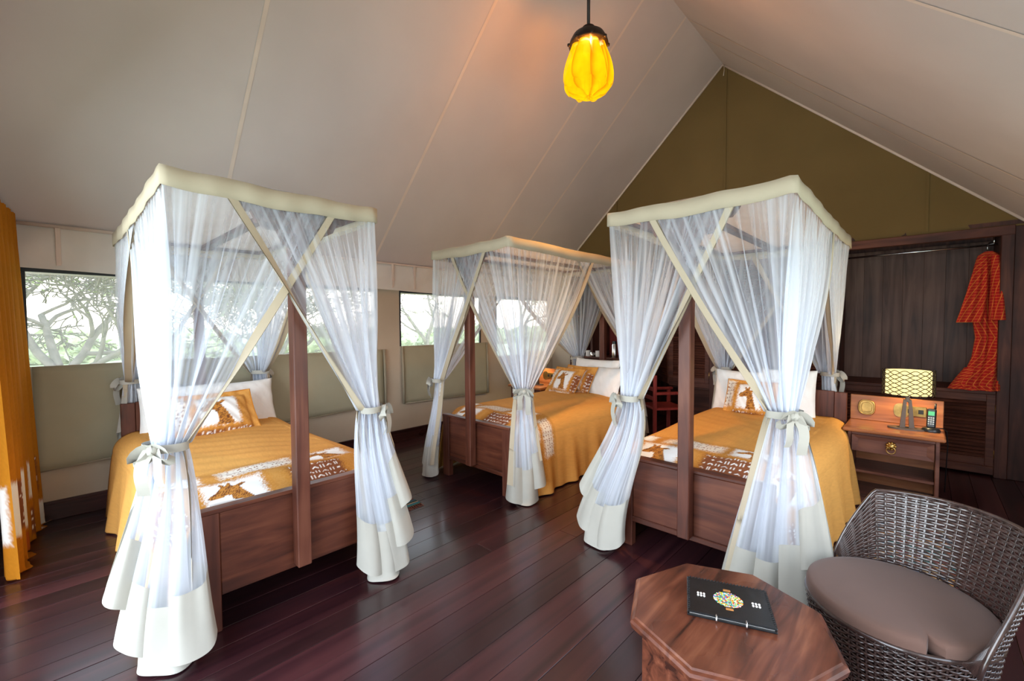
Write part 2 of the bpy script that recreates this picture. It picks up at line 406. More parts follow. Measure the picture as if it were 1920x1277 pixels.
flap(3.09, 4.58, 1.23, .49, .46, 'short khaki canvas window flap on left wall beside the far bed')
# valance along the eave
V = []; nu, nv = 220, 10
for i in range(nu):
    y = YF+(YB-YF)*i/(nu-1)
    for j in range(nv):
        g_ = j/(nv-1)
        fold = .010*math.sin(y*4.2+1.5*g_)+.008*math.sin(y*13+6*g_)+.03*g_
        V.append((XL+.03+fold*.9, y, 2.27-.33*g_-.012*math.sin(y*2.1)*g_))
va = obj('trim_1', nmesh('valance', V, gridfaces(nu, nv)), 'valance', smooth=True); va['kind'] = 'structure'
va['label'] = 'pale canvas valance under the eave along the left wall'
for yy in (.05, .45, 1.2, 1.95, 2.95, 3.27, 3.6, 4.3, 5.0, 5.7):
    bx('seam', 'seam', va, XL+.045, XL+.062, yy-.015, yy+.015, 1.97, 2.26, bev=.002)
MB().tube([(XL+.05, YF, 2.27), (XL+.05, YB, 2.27)], .014, 6).build('edge_binding', 'seam', va, smooth=True)

# ================================================================== FURNITURE ALONG THE GABLE
def louvre_door(parent, x0, x1, z0, z1, y, mtx=None, hinge=None):
    def tr(o):
        if mtx is not None: o.data.transform(mtx)
        return o
    d = tr(MB().box(x0, x0+.06, y-.018, y+.018, z0, z1, .003).box(x1-.06, x1, y-.018, y+.018, z0, z1, .003)
        .box(x0+.06, x1-.06, y-.018, y+.018, z0, z0+.075, .003).box(x0+.06, x1-.06, y-.018, y+.018, z1-.07, z1, .003).build('door', 'darkwoodh', parent))
    n = int((z1-z0-.145)/.034); st = (z1-z0-.145)/n; sl = None
    for i in range(n):
        zc = z0+.075+st*(i+.5)
        if sl is None:
            rot = Matrix.Rotation(R(38), 4, 'X')
            sl = MB().box(x0+.055, x1-.055, -.021, .021, -.0035, .0035, 0, Matrix.Translation((0, 0, 0)) @ rot).build('slat', 'darkwoodh', d)
            if mtx is not None: base = sl.data
            s_ = sl
        else:
            s_ = sl.copy(); COL.objects.link(s_)
        s_.location = (0, y, zc) if mtx is None else (mtx @ Vector((0, y, zc)))
        if mtx is not None: s_.rotation_euler = mtx.to_euler()
    if hinge is not None:
        for zz in (z0+.12, z1-.14): tr(MB().tube([(hinge, y-.022, zz-.04), (hinge, y-.022, zz+.04)], .007, 8).build('hinge', 'brass', d, smooth=True))
    return d
# wardrobe with open hanging space
wd = thing('wardrobe', (0, 0, 0), 0, 'dark wooden wardrobe with open hanging space, rail and louvred lower doors', 'wardrobe')
y = YB
bx('frame', 'darkwood', wd, .515, .60, y-.04, y+.03, 0, 2.405)
bx('frame', 'darkwood', wd, .60, .86, y-.015, y+.03, 0, 2.40)
bx('frame', 'darkwood', wd, -.80, -.70, y-.04, y+.03, 0, 2.405)
bx('frame', 'darkwoodh', wd, -.80, .60, y-.045, y+.03, 2.32, 2.41)
bx('side_panel', 'darkwood', wd, .515, .54, y+.03, YW-.03, 0, 2.38); bx('side_panel', 'darkwood', wd, -.75, -.725, y+.03, YW-.03, 0, 2.38)
for i in range(7): bx('back_board', 'boards', wd, -.725+i*.1775, -.725+(i+1)*.1775-.001, YW-.05, YW-.03, .8, 2.36, bev=.0012)
bx('shelf', 'darkwoodh', wd, -.70, .515, y-.02, YW-.03, .80, .835)
bx('plinth', 'darkwoodh', wd, -.70, .515, y-.035, y+.03, .02, .10)
bx('mullion', 'darkwood', wd, -.10, -.05, y-.02, y+.02, .10, .80)
louvre_door(wd, -.70, -.10, .10, .80, y, hinge=-.702); louvre_door(wd, -.05, .515, .10, .80, y, hinge=.517)
rl = MB().tube([(-.70, y+.25, 2.262), (.515, y+.25, 2.275)], .011, 10).build('rail', 'steel', wd, smooth=True)
MB().tube([(.49, y+.25, 2.27), (.49, y+.25, 2.36)], .009, 8).build('rail_bracket', 'steel', wd, smooth=True)
# louvred cupboard in the middle (doors above a dark open base)
cb = thing('cupboard', (0, 0, 0), 0, 'louvred wooden cupboard between the far bed and the right-hand bed', 'cupboard')
bx('frame', 'darkwoodh', cb, -3.05, -.81, y-.03, y+.03, 2.32, 2.41)
bx('frame', 'darkwoodh', cb, -2.72, -.81, y-.015, y+.03, .60, .665)
bx('frame', 'darkwood', cb, -2.14, -2.06, y-.03, y+.03, 0, 2.32)
bx('back_panel', 'darkwoodh', cb, -2.70, -.82, y+.32, y+.35, 0, .60)
bx('shelf', 'darkwoodh', cb, -2.72, -.82, y+.03, YW-.03, .57, .60)
louvre_door(cb, -2.715, -2.145, .665, 2.32, y, hinge=-2.142); louvre_door(cb, -2.055, -1.44, .665, 2.32, y); louvre_door(cb, -1.43, -.815, .665, 2.32, y)
mt = Matrix.Translation((-2.725, YB+.01, 0)) @ Matrix.Rotation(R(-48), 4, 'Z')
louvre_door(cb, -.56, 0, .62, 2.32, 0, mtx=mt)
# open shelf unit on the left of it
su = thing('shelf_unit', (0, 0, 0), 0, 'dark wooden open shelf unit holding mugs behind the far bed', 'shelf')
bx('side_panel', 'darkwood', su, -4.30, -4.26, 5.95, 6.5, 0, 2.38); bx('side_panel', 'darkwood', su, -3.14, -3.10, 5.95, 6.5, 0, 2.38)
bx('divider', 'darkwood', su, -3.91, -3.87, 5.97, 6.5, .98, 2.3); bx('back_panel', 'redwood', su, -4.26, -3.14, 6.5, 6.53, 0, 2.38)
for z in (.95, 1.62, 2.33): bx('shelf', 'darkwoodh', su, -4.26, -3.14, 5.96, 6.5, z, z+.03)
for x0, x1 in ((-4.25, -3.71), (-3.69, -3.15)):
    dd = bx('door', 'darkwoodh', su, x0, x1, 5.955, 5.985, .05, .94)
    MB().lathe([(0, -.012), (.014, -.01), (.016, 0), (.008, .012)], 10).build('knob', 'brass', dd, smooth=True).location = (x1-.05 if x0 < -4 else x0+.05, 5.945, .6)
def mug(loc, label):
    m = thing('mug', loc, R(-35), label, 'mug', 'white mugs on the back shelf')
    MB().lathe([(.0, .0), (.034, 0), (.04, .01), (.041, .095), (.037, .095), (.036, .012), (0, .01)], 20).build('body', 'porcelain', m, smooth=True, angle=40)
    MB().tube([(-.04+.0*t, 0, .05) if False else (-.039-.028*math.sin(math.pi*t), 0, .02+.058*t) for t in [i/8 for i in range(9)]], .006, 8).build('handle', 'porcelain', m, smooth=True)
mug((-3.985, 6.02, .98), 'white mug on the back shelf, left of the steel teapot')
mug((-3.80, 6.02, .98), 'white mug on the back shelf beside the flask, handle to the left')
b = thing('water_bottle', (-3.955, 6.12, .98), 0, 'clear water bottle with blue cap on the back shelf', 'bottle')
MB().lathe([(0, 0), (.033, 0), (.035, .02), (.032, .07), (.035, .12), (.03, .17), (.014, .21), (.014, .225)], 18).build('body', 'bottle', b, smooth=True)
MB().lathe([(.016, .222), (.017, .225), (.017, .25), (0, .252)], 14).build('cap', 'cap', b, smooth=True, angle=40)
t = thing('steel_teapot', (-3.915+.02, 5.995, .98), 0, 'small steel milk pot between the two white mugs', 'pot')
MB().lathe([(0, 0), (.03, 0), (.034, .02), (.03, .06), (.022, .08), (.024, .09), (0, .095)], 16).build('body', 'steel', t, smooth=True, angle=50)
MB().tube([(.03, 0, .07), (.05, 0, .06), (.05, 0, .03), (.032, 0, .02)], .004, 6).build('handle', 'steel', t, smooth=True)
t = thing('vacuum_flask', (-3.52, 6.05, .98), 0, 'steel vacuum flask on the back shelf, right of the mugs', 'flask')
MB().lathe([(0, 0), (.04, 0), (.042, .01), (.042, .19), (.034, .205), (.034, .21)], 20).build('body', 'steel', t, smooth=True, angle=40)
MB().lathe([(.034, .208), (.034, .25), (.028, .256), (0, .257)], 18).build('lid', 'black', t, smooth=True, angle=40)
t = thing('drinking_glass', (-4.09, 6.03, .98), 0, 'small glass at the left end of the back shelf', 'glass')
MB().lathe([(0, 0), (.024, 0), (.03, .08), (.028, .08), (.022, .006), (0, .006)], 16).build('body', 'bottle', t, smooth=True, angle=40)
# red wooden chair behind the far bed
rc = thing('red_chair', (-2.50, 5.52, 0), R(140), 'red wooden armchair partly hidden behind the far bed', 'chair')
for sx_ in (-1, 1):
    for sy_ in (-1, 1): bx('leg', 'redwood', rc, sx_*.22-.02, sx_*.22+.02, sy_*.2-.02, sy_*.2+.02, 0, .62 if sy_ < 0 else .85)
    MB().box(sx_*.22-.028, sx_*.22+.028, -.25, .2, .60, .635, .006).build('armrest', 'redwood', rc)
bx('seat', 'redwood', rc, -.22, .22, -.22, .2, .40, .43)
for z in (.52, .64, .77): bx('back_slat', 'redwood', rc, -.20, .20, .19, .21, z, z+.05)

# robe hanging from the rail
def checkmat():
    m, nt, b = newmat('red_check_cloth'); uv = N(nt, 'ShaderNodeUVMap'); sep = N(nt, 'ShaderNodeSeparateXYZ')
    nt.links.new(uv.outputs[0], sep.inputs[0]); acc = None
    for i, f in ((0, 34), (1, 34)):
        mu = N(nt, 'ShaderNodeMath', operation='MULTIPLY'); mu.inputs[1].default_value = f; nt.links.new(sep.outputs[i], mu.inputs[0])
        fr = N(nt, 'ShaderNodeMath', operation='FRACT'); nt.links.new(mu.outputs[0], fr.inputs[0])
        lt = N(nt, 'ShaderNodeMath', operation='LESS_THAN'); lt.inputs[1].default_value = .13; nt.links.new(fr.outputs[0], lt.inputs[0])
        if acc is None: acc = lt.outputs[0]
        else:
            mxm = N(nt, 'ShaderNodeMath', operation='MAXIMUM'); nt.links.new(acc, mxm.inputs[0]); nt.links.new(lt.outputs[0], mxm.inputs[1]); acc = mxm.outputs[0]
    c = ramp(nt, acc, [(0, (.50, .012, .008)), (1, (.75, .21, .03))]); nt.links.new(c, b.inputs['Base Color']); b.inputs['Roughness'].default_value = .9
    return m
MT['check'] = checkmat()
def sleeve(parent, name, prof, nfold, seed, n=64):
    # prof: (z, cx, cy, half width, half depth); a closed, folded cloth tube
    rnd = random.Random(seed); ph = rnd.uniform(0, 6); V = []; UV = []; nr = len(prof)*3
    P = np.array(prof); tt = np.linspace(0, len(prof)-1, nr); Q = np.stack([np.interp(tt, np.arange(len(prof)), P[:, k]) for k in range(5)], 1)
    for i in range(n):
        a = 2*math.pi*i/n
        for j in range(nr):
            z, cx, cy, hw, hd = Q[j]; f = 1+.42*math.sin(nfold*a+ph+j*.05)*min(1, j/6)
            V.append((cx+hw*math.cos(a)*(1+.06*math.sin(nfold*a*.5+ph)), cy+hd*math.sin(a)*f, z)); UV.append((i/n*hw*4, z))
    me = nmesh(name, V, gridfaces(n, nr, True)); ul = me.uv_layers.new(name='UVMap'); li = np.zeros(len(me.loops), np.int32); me.loops.foreach_get('vertex_index', li)
    ul.data.foreach_set('uv', np.array(UV)[li].ravel())
    return obj(name, me, 'check', parent, smooth=True)
rb = thing('robe', (.05, 0, 0), 0, 'red and yellow checked robe hanging in the wardrobe', 'robe')
YR = YB+.16
sleeve(rb, 'body', [(2.20, .40, YR, .03, .03), (2.16, .40, YR, .08, .05), (2.0, .40, YR, .11, .07), (1.6, .40, YR-.02, .11, .08), (1.35, .41, YR-.04, .09, .08), (1.15, .40, YR-.06, .10, .09), (1.0, .37, YR-.12, .12, .10), (.90, .35, YR-.2, .13, .09), (.845, .36, YR-.22, .12, .08)], 7, 3)
sleeve(rb, 'sleeve', [(2.15, .36, YR-.06, .03, .03), (2.0, .34, YR-.08, .055, .05), (1.8, .32, YR-.10, .075, .06), (1.6, .29, YR-.12, .09, .06), (1.50, .27, YR-.13, .095, .06)], 5, 5)
sleeve(rb, 'sleeve', [(2.15, .44, YR-.07, .03, .03), (1.95, .455, YR-.10, .045, .05), (1.7, .465, YR-.14, .06, .06), (1.52, .468, YR-.16, .068, .06)], 5, 8)
sleeve(rb, 'hem', [(1.05, .30, YR-.12, .05, .05), (.95, .28, YR-.16, .09, .06), (.88, .27, YR-.2, .12, .07), (.842, .26, YR-.21, .13, .08)], 6, 11)
MB().tube([(.39, YR, 2.2), (.39, YR, 2.25), (.40, YR+.01, 2.285), (.41, YR+.03, 2.29), (.405, YR+.05, 2.27)], .004, 6).build('hanger_hook', 'steel', rb, smooth=True)

# nightstand
def nightstand(label):
    r = thing('nightstand', (0, 0, 0), 0, label, 'nightstand', 'nightstands beside the beds')
    bx('side_panel', 'standdark', r, -.275, -.25, .02, .44, 0, .61); bx('side_panel', 'standdark', r, .25, .275, .02, .44, 0, .61)
    bx('table_top', 'standwood', r, -.305, .305, -.02, .445, .61, .64, bev=.008)
    bx('back_board', 'standwood', r, -.30, .30, .43, .455, .64, .86, bev=.004)
    dr = MB().box(-.245, .245, .015, .04, .455, .585, .003).build('drawer', 'standdark', r)
    fr = MB()
    fr.prism([(-.245, .455), (.245, .455), (.205, .485), (-.205, .485)], 0, 1, lambda a, b, d: (a, .015 if (d == 0 or b > .46) and b > .46 else (.0 if d == 0 else .02), b))
    fr.prism([(-.245, .585), (-.205, .555), (.205, .555), (.245, .585)], 0, 1, lambda a, b, d: (a, (.0 if b > .57 else .013) if d == 0 else .02, b))
    fr.prism([(-.245, .455), (-.205, .485), (-.205, .555), (-.245, .585)], 0, 1, lambda a, b, d: (a, (.0 if a < -.22 else .013) if d == 0 else .02, b))
    fr.prism([(.245, .455), (.245, .585), (.205, .555), (.205, .485)], 0, 1, lambda a, b, d: (a, (.0 if a > .22 else .013) if d == 0 else .02, b))
    fr.build('drawer_frame', 'standdark', dr)
    h = MB(); h.lathe([(0, -.006), (.026, -.004), (.028, 0), (.022, .012), (.012, .02), (0, .024)], 14)
    for q in range(9):
        a = 2*math.pi*q/9; h.lathe([(0, -.002), (.011, 0), (.008, .012), (0, .015)], 8, (.025*math.cos(a), .025*math.sin(a), 0))
    bmesh.ops.transform(h.bm, matrix=Matrix.Translation((0, .008, .528)) @ Matrix.Rotation(R(90), 4, 'X'), verts=h.bm.verts)
    h.tube([(.027*math.sin(2*math.pi*q/18), -.013, .497+.027*math.cos(2*math.pi*q/18)) for q in range(18)], .004, 6, True)
    tag(h.build('lion_handle', 'brass', dr, smooth=True), 'brass lion head ring pull')
    bx('shelf', 'standdark', r, -.25, .25, .03, .43, .27, .292); bx('bottom', 'standdark', r, -.25, .25, .03, .43, .07, .09)
    bx('plinth', 'standdark', r, -.25, .25, .03, .05, 0, .07); bx('back_panel', 'standwood', r, -.25, .25, .425, .44, .07, .60, bev=0)
    bx('rail', 'standdark', r, -.25, .25, .02, .05, .585, .61, bev=.002)
    def oval(cx, cz, a, b_, n=24): return [(cx+a*abs(math.cos(2*math.pi*q/n))**.7*(1 if math.cos(2*math.pi*q/n) > 0 else -1), cz+b_*abs(math.sin(2*math.pi*q/n))**.7*(1 if math.sin(2*math.pi*q/n) > 0 else -1)) for q in range(n)]
    bp = MB().prism(oval(-.185, .755, .058, .066), .430, .422, lambda a, b, d: (a, d, b)).build('brass_plate', 'brass', r)
    o_ = oval(-.185, .755, .054, .062); MB().tube([(a, .419, b) for a, b in o_], .007, 6, True).build('rim', 'brass', bp, smooth=True)
    o_ = oval(-.185, .755, .036, .042); MB().tube([(a, .420, b) for a, b in o_], .003, 6, True).build('rim', 'brass', bp, smooth=True)
    sp = MB().box(.07, .20, .420, .431, .715, .80, .004).build('socket_plate', 'brass', r)
    for q in (.10, .165): bx('switch', 'black', sp, q-.016, q+.016, .414, .424, .74, .775, bev=.002)
    bp = MB().prism(oval(.045, .757, .05, .058), .430, .424, lambda a, b, d: (a, d, b)).build('brass_plate', 'brass', r)
    return r
ns = nightstand('wooden nightstand with lion-head drawer pull in front of the wardrobe'); ns.location = (-.17, 4.51, 0)
n2 = copy_tree(ns); n2.location = (-4.06, 4.53, 0); n2['label'] = 'wooden nightstand against the left wall beside the far bed'
# latticed table lamp
MT['shade'] = glow('lit_shade', (1.0, .80, .33), 1.6, .12, (1, .85, .5), 14, .1)
def table_lamp(label, power):
    l = thing('table_lamp', (0, 0, 0), 0, label, 'lamp', 'table lamps with latticed shades')
    b_ = MB()
    n = 28
    for q in range(n):
        a0, a1 = 2*math.pi*q/n, 2*math.pi*(q+1)/n
        P = [[(sx_*math.cos(a), sy_*math.sin(a)) for a in (a0, a1)] for sx_, sy_ in ((.12, .06), (.065, .026))]
        for z, fl_ in ((0, 1), (.012, 0)):
            b_.poly((*P[0][0], z), (*P[0][1], z), (*P[1][1], z), (*P[1][0], z))
        b_.poly((*P[0][0], 0), (*P[0][1], 0), (*P[0][1], .012), (*P[0][0], .012)); b_.poly((*P[1][0], 0), (*P[1][1], 0), (*P[1][1], .012), (*P[1][0], .012))
    b_.build('base', 'bronze', l)
    for s_ in (-1, 1):
        MB().prism([(s_*.046, .0), (s_*.012, .0), (s_*.006, .235), (s_*.024, .24)], -.016, .016, lambda a, b, d: (a, d, b)).build('blade', 'bronze', l)
    bx('neck', 'bronze', l, -.014, .014, -.014, .014, .22, .285); bx('neck', 'bronze', l, -.03, .03, -.03, .03, .272, .29)
    r0, z0, z1 = .160, .285, .475
    MB().lathe([(r0-.02, z0), (r0-.02, z1)], 48).build('lamp_shade', 'shade', l, smooth=True)
    bmf = bpy.data.objects[-1] if False else None
    lat = MB()
    for fam in (-1, 1):
        for q in range(6):
            pts = []
            for k_ in range(121):
                a = 2*math.pi*k_/120; zz = z0+.01+(z1-z0-.02)*(q/5)
                pts.append((r0*math.cos(a), r0*math.sin(a), zz+fam*.0165*math.sin(a*8.0+q*math.pi)))
            lat.tube(pts[:-1], .0028, 5, True)
    lat.build('lattice', 'iron', l, smooth=True)
    bulb = bpy.data.lights.new('lamp_bulb', 'POINT'); bulb.energy = power*1.6; bulb.color = (1, .72, .35); bulb.shadow_soft_size = .05
    bo = bpy.data.objects.new('lamp_bulb', bulb); COL.objects.link(bo); bo.parent = l; bo.location = (0, 0, .39)
    return l
tl = table_lamp('lit table lamp with latticed shade on the nightstand before the wardrobe', 9); tl.location = (-.085, 4.73, .64); tl.rotation_euler[2] = R(5)
t2 = copy_tree(tl); t2.location = (-4.03, 4.76, .64); t2['label'] = 'lit table lamp with latticed shade behind the netting of the far bed'
# the lathed shade is open: caps removed by construction below
for o in bpy.data.objects:
    if o.name.startswith('lamp_shade') and o.data.users:
        bm = bmesh.new(); bm.from_mesh(o.data); ng = [f for f in bm.faces if len(f.verts) > 4]
        if ng: bmesh.ops.delete(bm, geom=ng, context='FACES'); bm.to_mesh(o.data)
        bm.free()
# cordless phone
ph = thing('cordless_phone', (.055, 4.74, .64), R(-8), 'black cordless phone in its charging cradle beside the lamp', 'phone')
MB().lathe([(0, 0), (.055, 0), (.058, .012), (.05, .026), (.03, .034), (0, .036)], 24, sy=.85).build('cradle', 'black', ph, smooth=True, angle=50)
tilt = Matrix.Translation((0, 0, .03)) @ Matrix.Rotation(R(-12), 4, 'X')
hs = MB().box(-.027, .027, -.014, .014, 0, .15, .008, tilt).build('handset', 'black', ph)
MB().tube([tilt @ Vector((.018, 0, .148)), tilt @ Vector((.018, 0, .195))], [.0075, .006], 8).build('antenna', 'black', hs, smooth=True)
MB().box(-.019, .019, -.0165, -.013, .095, .128, .001, tilt).build('screen', 'screen', hs)
for i in range(3):
    for j in range(4): MB().box(-.018+i*.0135, -.009+i*.0135, -.0165, -.013, .025+j*.016, .034+j*.016, .001, tilt).build('key', 'keys', hs)
cord = tag(MB().tube([(.07, 4.84, .655), (.13, 4.88, .648), (.15, 4.92, .62), (.16, 5.0, .50), (.15, 5.02, .10)], .004, 6).build('phone_cord', 'black', None, smooth=True), 'thin black cord trailing off the nightstand beside the phone', 'cord')

# ================================================================== BEDS
GIR = [(.40, 0), (.43, .28), (.40, .48), (.33, .50), (.22, .47), (.10, .47), (.04, .53), (.07, .60), (.20, .68), (.28, .77), (.25, .90), (.29, .93), (.36, .82), (.42, .95), (.47, .94), (.45, .80), (.52, .76), (.66, .84), (.73, .80), (.58, .68), (.64, .52), (.72, .30), (.84, 0)]
def inpoly(u, v, P):
    r = np.zeros(u.shape, bool); n = len(P)
    for i in range(n):
        x1, y1 = P[i]; x2, y2 = P[(i+1) % n]
        if y1 == y2: continue
        c = ((y1 > v) != (y2 > v)) & (u < (x2-x1)*(v-y1)/(y2-y1)+x1); r ^= c
    return r
OCH = np.array((.67, .33, .082)); OCD = np.array((.50, .20, .025)); WHT = np.array((.86, .86, .84)); BRN = np.array((.22, .075, .032)); CRM = np.array((.78, .71, .61))
GB1 = np.array((.50, .21, .04)); GB2 = np.array((.16, .055, .02))
def marks(x, y, s, seed):
    cx, cy = np.floor(x/s), np.floor(y/s); fx, fy = x/s-cx-.5, y/s-cy-.5
    k = (cx*7+cy*13+seed) % 5
    v = (np.abs(np.abs(fx)*.8+fy-.1) < .10) & (np.abs(fx) < .40)
    b = (np.abs(np.abs(fx)-.2) < .07) & (np.abs(fy) < .28)
    d = (fx*fx+fy*fy < .03)
    return np.where(k < 2, v, np.where(k < 4, b, d))
def feather(x, y, x0, x1, y0, y1, rng, soft=.03):
    d = np.minimum(np.minimum(x-x0, x1-x), np.minimum(y-y0, y1-y))
    return np.clip(d/soft+.35+rng.uniform(-.5, .5, x.shape), 0, 1)
def print_patch(C, x, y, x0, x1, y0, y1, typ, rng, seed=0, flip=False, soft=.03):
    m = feather(x, y, x0, x1, y0, y1, rng, soft); halo = np.clip(feather(x, y, x0-.04, x1+.04, y0-.025, y1+.025, rng, .06), 0, 1)
    C[:] = C*(1-.65*halo[:, None])+OCD*(.65*halo[:, None])
    base = {'g': WHT, 'c': CRM, 'b': BRN}[typ]
    C[:] = C*(1-m[:, None])+base*m[:, None]
    if typ == 'g':
        u = (x-x0)/(x1-x0); v = (y-y0)/(y1-y0)
        u = (1-u) if flip else u
        g = inpoly((u-.02)/.96, v/.96, GIR)&(v > .01)
        sp = (np.sin(x*260+3*np.sin(y*170))*np.sin(y*240+2*np.sin(x*150)) > .15)
        C[g] = GB1; C[g & sp] = GB2
    else:
        k = marks(x-x0, y-y0, .042 if typ == 'b' else .036, seed) & (m > .75)
        C[k] = WHT if typ == 'b' else BRN*1.2
def smooth(x): x = np.clip(x, 0, 1); return x*x*(3-2*x)

def bedspread(bed, seed, label):
    rng = np.random.default_rng(seed); HT, RAD, ZT = .44, .15, .655
    DROP = ZT-RAD-.012
    s1 = HT; s2 = HT+RAD*math.pi/2; S = s2+DROP
    ss = np.concatenate([np.linspace(-S, -s2, 60), np.linspace(-s2, s2, 220)[1:-1], np.linspace(s2, S, 60)])
    yy = np.concatenate([np.linspace(.035, .50, 84), np.linspace(.53, 2.14, 46)])
    s, y_ = np.meshgrid(ss, yy, indexing='ij'); s = s.ravel(); y_ = y_.ravel()
    a = np.abs(s); sg = np.sign(s); phi = np.clip((a-s1)/RAD, 0, math.pi/2); kd = np.clip(a-s2, 0, None)
    x = np.where(a < s1, a, s1+RAD*np.sin(phi)); z = np.where(a < s1, ZT, ZT-RAD+RAD*np.cos(phi))-kd
    z = z+.012*np.cos(np.clip(a/s1, 0, 1)*math.pi/2)*smooth(y_*3)
    kk = kd/DROP
    x = x+.055*kk**.75 + kk*(.022*np.sin(y_*15+sg*1.3+seed)+.014*np.sin(y_*31+seed*2))+.02*np.sin(y_*3.1+seed)*smooth((a-.3)/.3)
    # at the very foot the cover narrows to tuck inside the footboard
    pin = smooth(1-(y_-.03)/.22)
    x = x-pin*(.10*smooth((a-.35)/.3))*(1-kk)-pin*.06*kk
    z = z-(.065*(1-smooth((y_-.02)/.26))+.02*pin*smooth((a-.2)/.3))*(kd <= 0)
    z = z+.006*np.sin(s*9+y_*5+seed)*np.sin(y_*7-s*4)*(a < s1)+.0025*np.sin(y_*40+s*22)*(a < s1)
    z = np.maximum(z, .012)
    V = np.stack([x*sg, y_, z], 1)
    C = np.tile(OCH, (len(V), 1))*(1+.03*rng.standard_normal((len(V), 1)))
    bnd = smooth((.50-y_)/.03)
    C = C*(1-.12*bnd[:, None])
    for p in [(-.40, -.12, .05, .255, 'g'), (.02, .33, .045, .25, 'b'), (.44, .70, .05, .255, 'g'), (-.74, -.50, .05, .25, 'b'), (-.30, .10, .29, .44, 'c'), (.15, .42, .285, .45, 'g'), (.52, .86, .29, .44, 'c'), (-.66, -.38, .285, .45, 'g'), (-1.1, -.76, .28, .44, 'c'), (.78, 1.05, .05, .25, 'b')]:
        print_patch(C, s, y_, *p, rng, seed=seed)
    # printed border at the lower side hems
    hm = (kd > DROP-.10)&(y_ < .5)
    o = obj('bedspread', nmesh('bedspread', V, gridfaces(len(ss), len(yy)), C), 'spread', smooth=True)
    md = o.modifiers.new('s', 'SOLIDIFY'); md.thickness = .008; md.offset = -1
    o.matrix_world = bed.matrix_world.copy(); tag(o, label, 'bedspread', 'ochre giraffe-print bedspreads')
    o.location = bed.location; o.rotation_euler = bed.rotation_euler
    return o

def pillow(name, bed, loc, rot, a, b, th, mat, label, cat, group, printed=None, seed=1, flange=0):
    n = 61 if printed else 31; u = np.linspace(-1, 1, n)
    U, Vv = np.meshgrid(u, u, indexing='ij'); U = U.ravel(); Vv = Vv.ravel(); rng = np.random.default_rng(seed)
    if flange:
        iu = np.clip(np.abs(U)/(1-flange/a), 0, 1); iv = np.clip(np.abs(Vv)/(1-flange/b), 0, 1)
    else: iu, iv = np.abs(U), np.abs(Vv)
    h = th/2*((1-iu**2.6)*(1-iv**2.6))**.55
    px = a*U*(1-.05*(1-Vv**2)); pz = b*Vv*(1-.06*(1-U**2))
    wr = .006*np.sin(U*9+seed)*np.sin(Vv*7+seed*1.7)+.004*np.sin(U*23+Vv*11+seed)
    if flange: wr = wr+.008*np.sin(U*6+seed)*np.sin(Vv*5)*(h < 1e-4)
    fr = np.stack([px, -(h+wr*.6)-.002, pz], 1); bk = np.stack([px, h*.8+.002+wr*.3*(h > 1e-4)-(wr*.6)*(h < 1e-4), pz], 1)
    F = gridfaces(n, n); Fb = F[:, ::-1]+n*n
    idx = np.arange(n*n).reshape(n, n); ring = np.concatenate([idx[:-1, 0], idx[-1, :-1], idx[:0:-1, -1], idx[0, :0:-1]])
    r2 = np.roll(ring, -1); side = np.stack([ring, ring+n*n, r2+n*n, r2], 1)
    C = None
    if printed:
        x, z = px.copy(), pz.copy(); C = np.tile(OCH, (n*n, 1))*(1+.03*rng.standard_normal((n*n, 1)))
        if printed == 1:
            for p in [(-a, -a*.62, -b*.4, b*.8, 'c'), (a*.62, a, -b*.9, b*.5, 'b'), (-a*.7, a*.7, -b, -b*.72, 'c'), (-a*.42, a*.5, -b*.62, b*.70, 'g')]: print_patch(C, x, z, *p, rng, seed=seed, soft=.02)
        else:
            for p in [(-a, -a*.60, -b*.5, b*.9, 'c'), (-a*.6, a*.8, -b, -b*.66, 'b'), (-a*.42, a*.52, -b*.55, b*.72, 'g')]: print_patch(C, x, z, *p, rng, seed=seed, soft=.02)
        C = np.concatenate([C, np.tile(OCH, (n*n, 1))])
    o = obj(name, nmesh(name, np.concatenate([fr, bk]), np.concatenate([F, Fb, side]), C), 'spread' if printed else mat, smooth=True)
    tag(o, label, cat, group)
    Mx = Matrix.Translation(bed.location) @ Matrix.Rotation(bed.rotation_euler[2], 4, 'Z') @ Matrix.Translation(loc) @ Matrix.Rotation(R(rot[2]), 4, 'Z') @ Matrix.Rotation(R(rot[0]), 4, 'X') @ Matrix.Rotation(R(rot[1]), 4, 'Y')
    o.matrix_world = Mx
    if printed:
        pts = [V_ for V_ in fr[ring[::4]]]
        MB().tube([(p[0], 0, p[2]) for p in pts], .004, 6, True).build('piping', 'tan_leather' if False else MT['pipe'], o, smooth=True)
    return o
MT['pipe'] = cloth('ochre_piping', (.60, .24, .03))

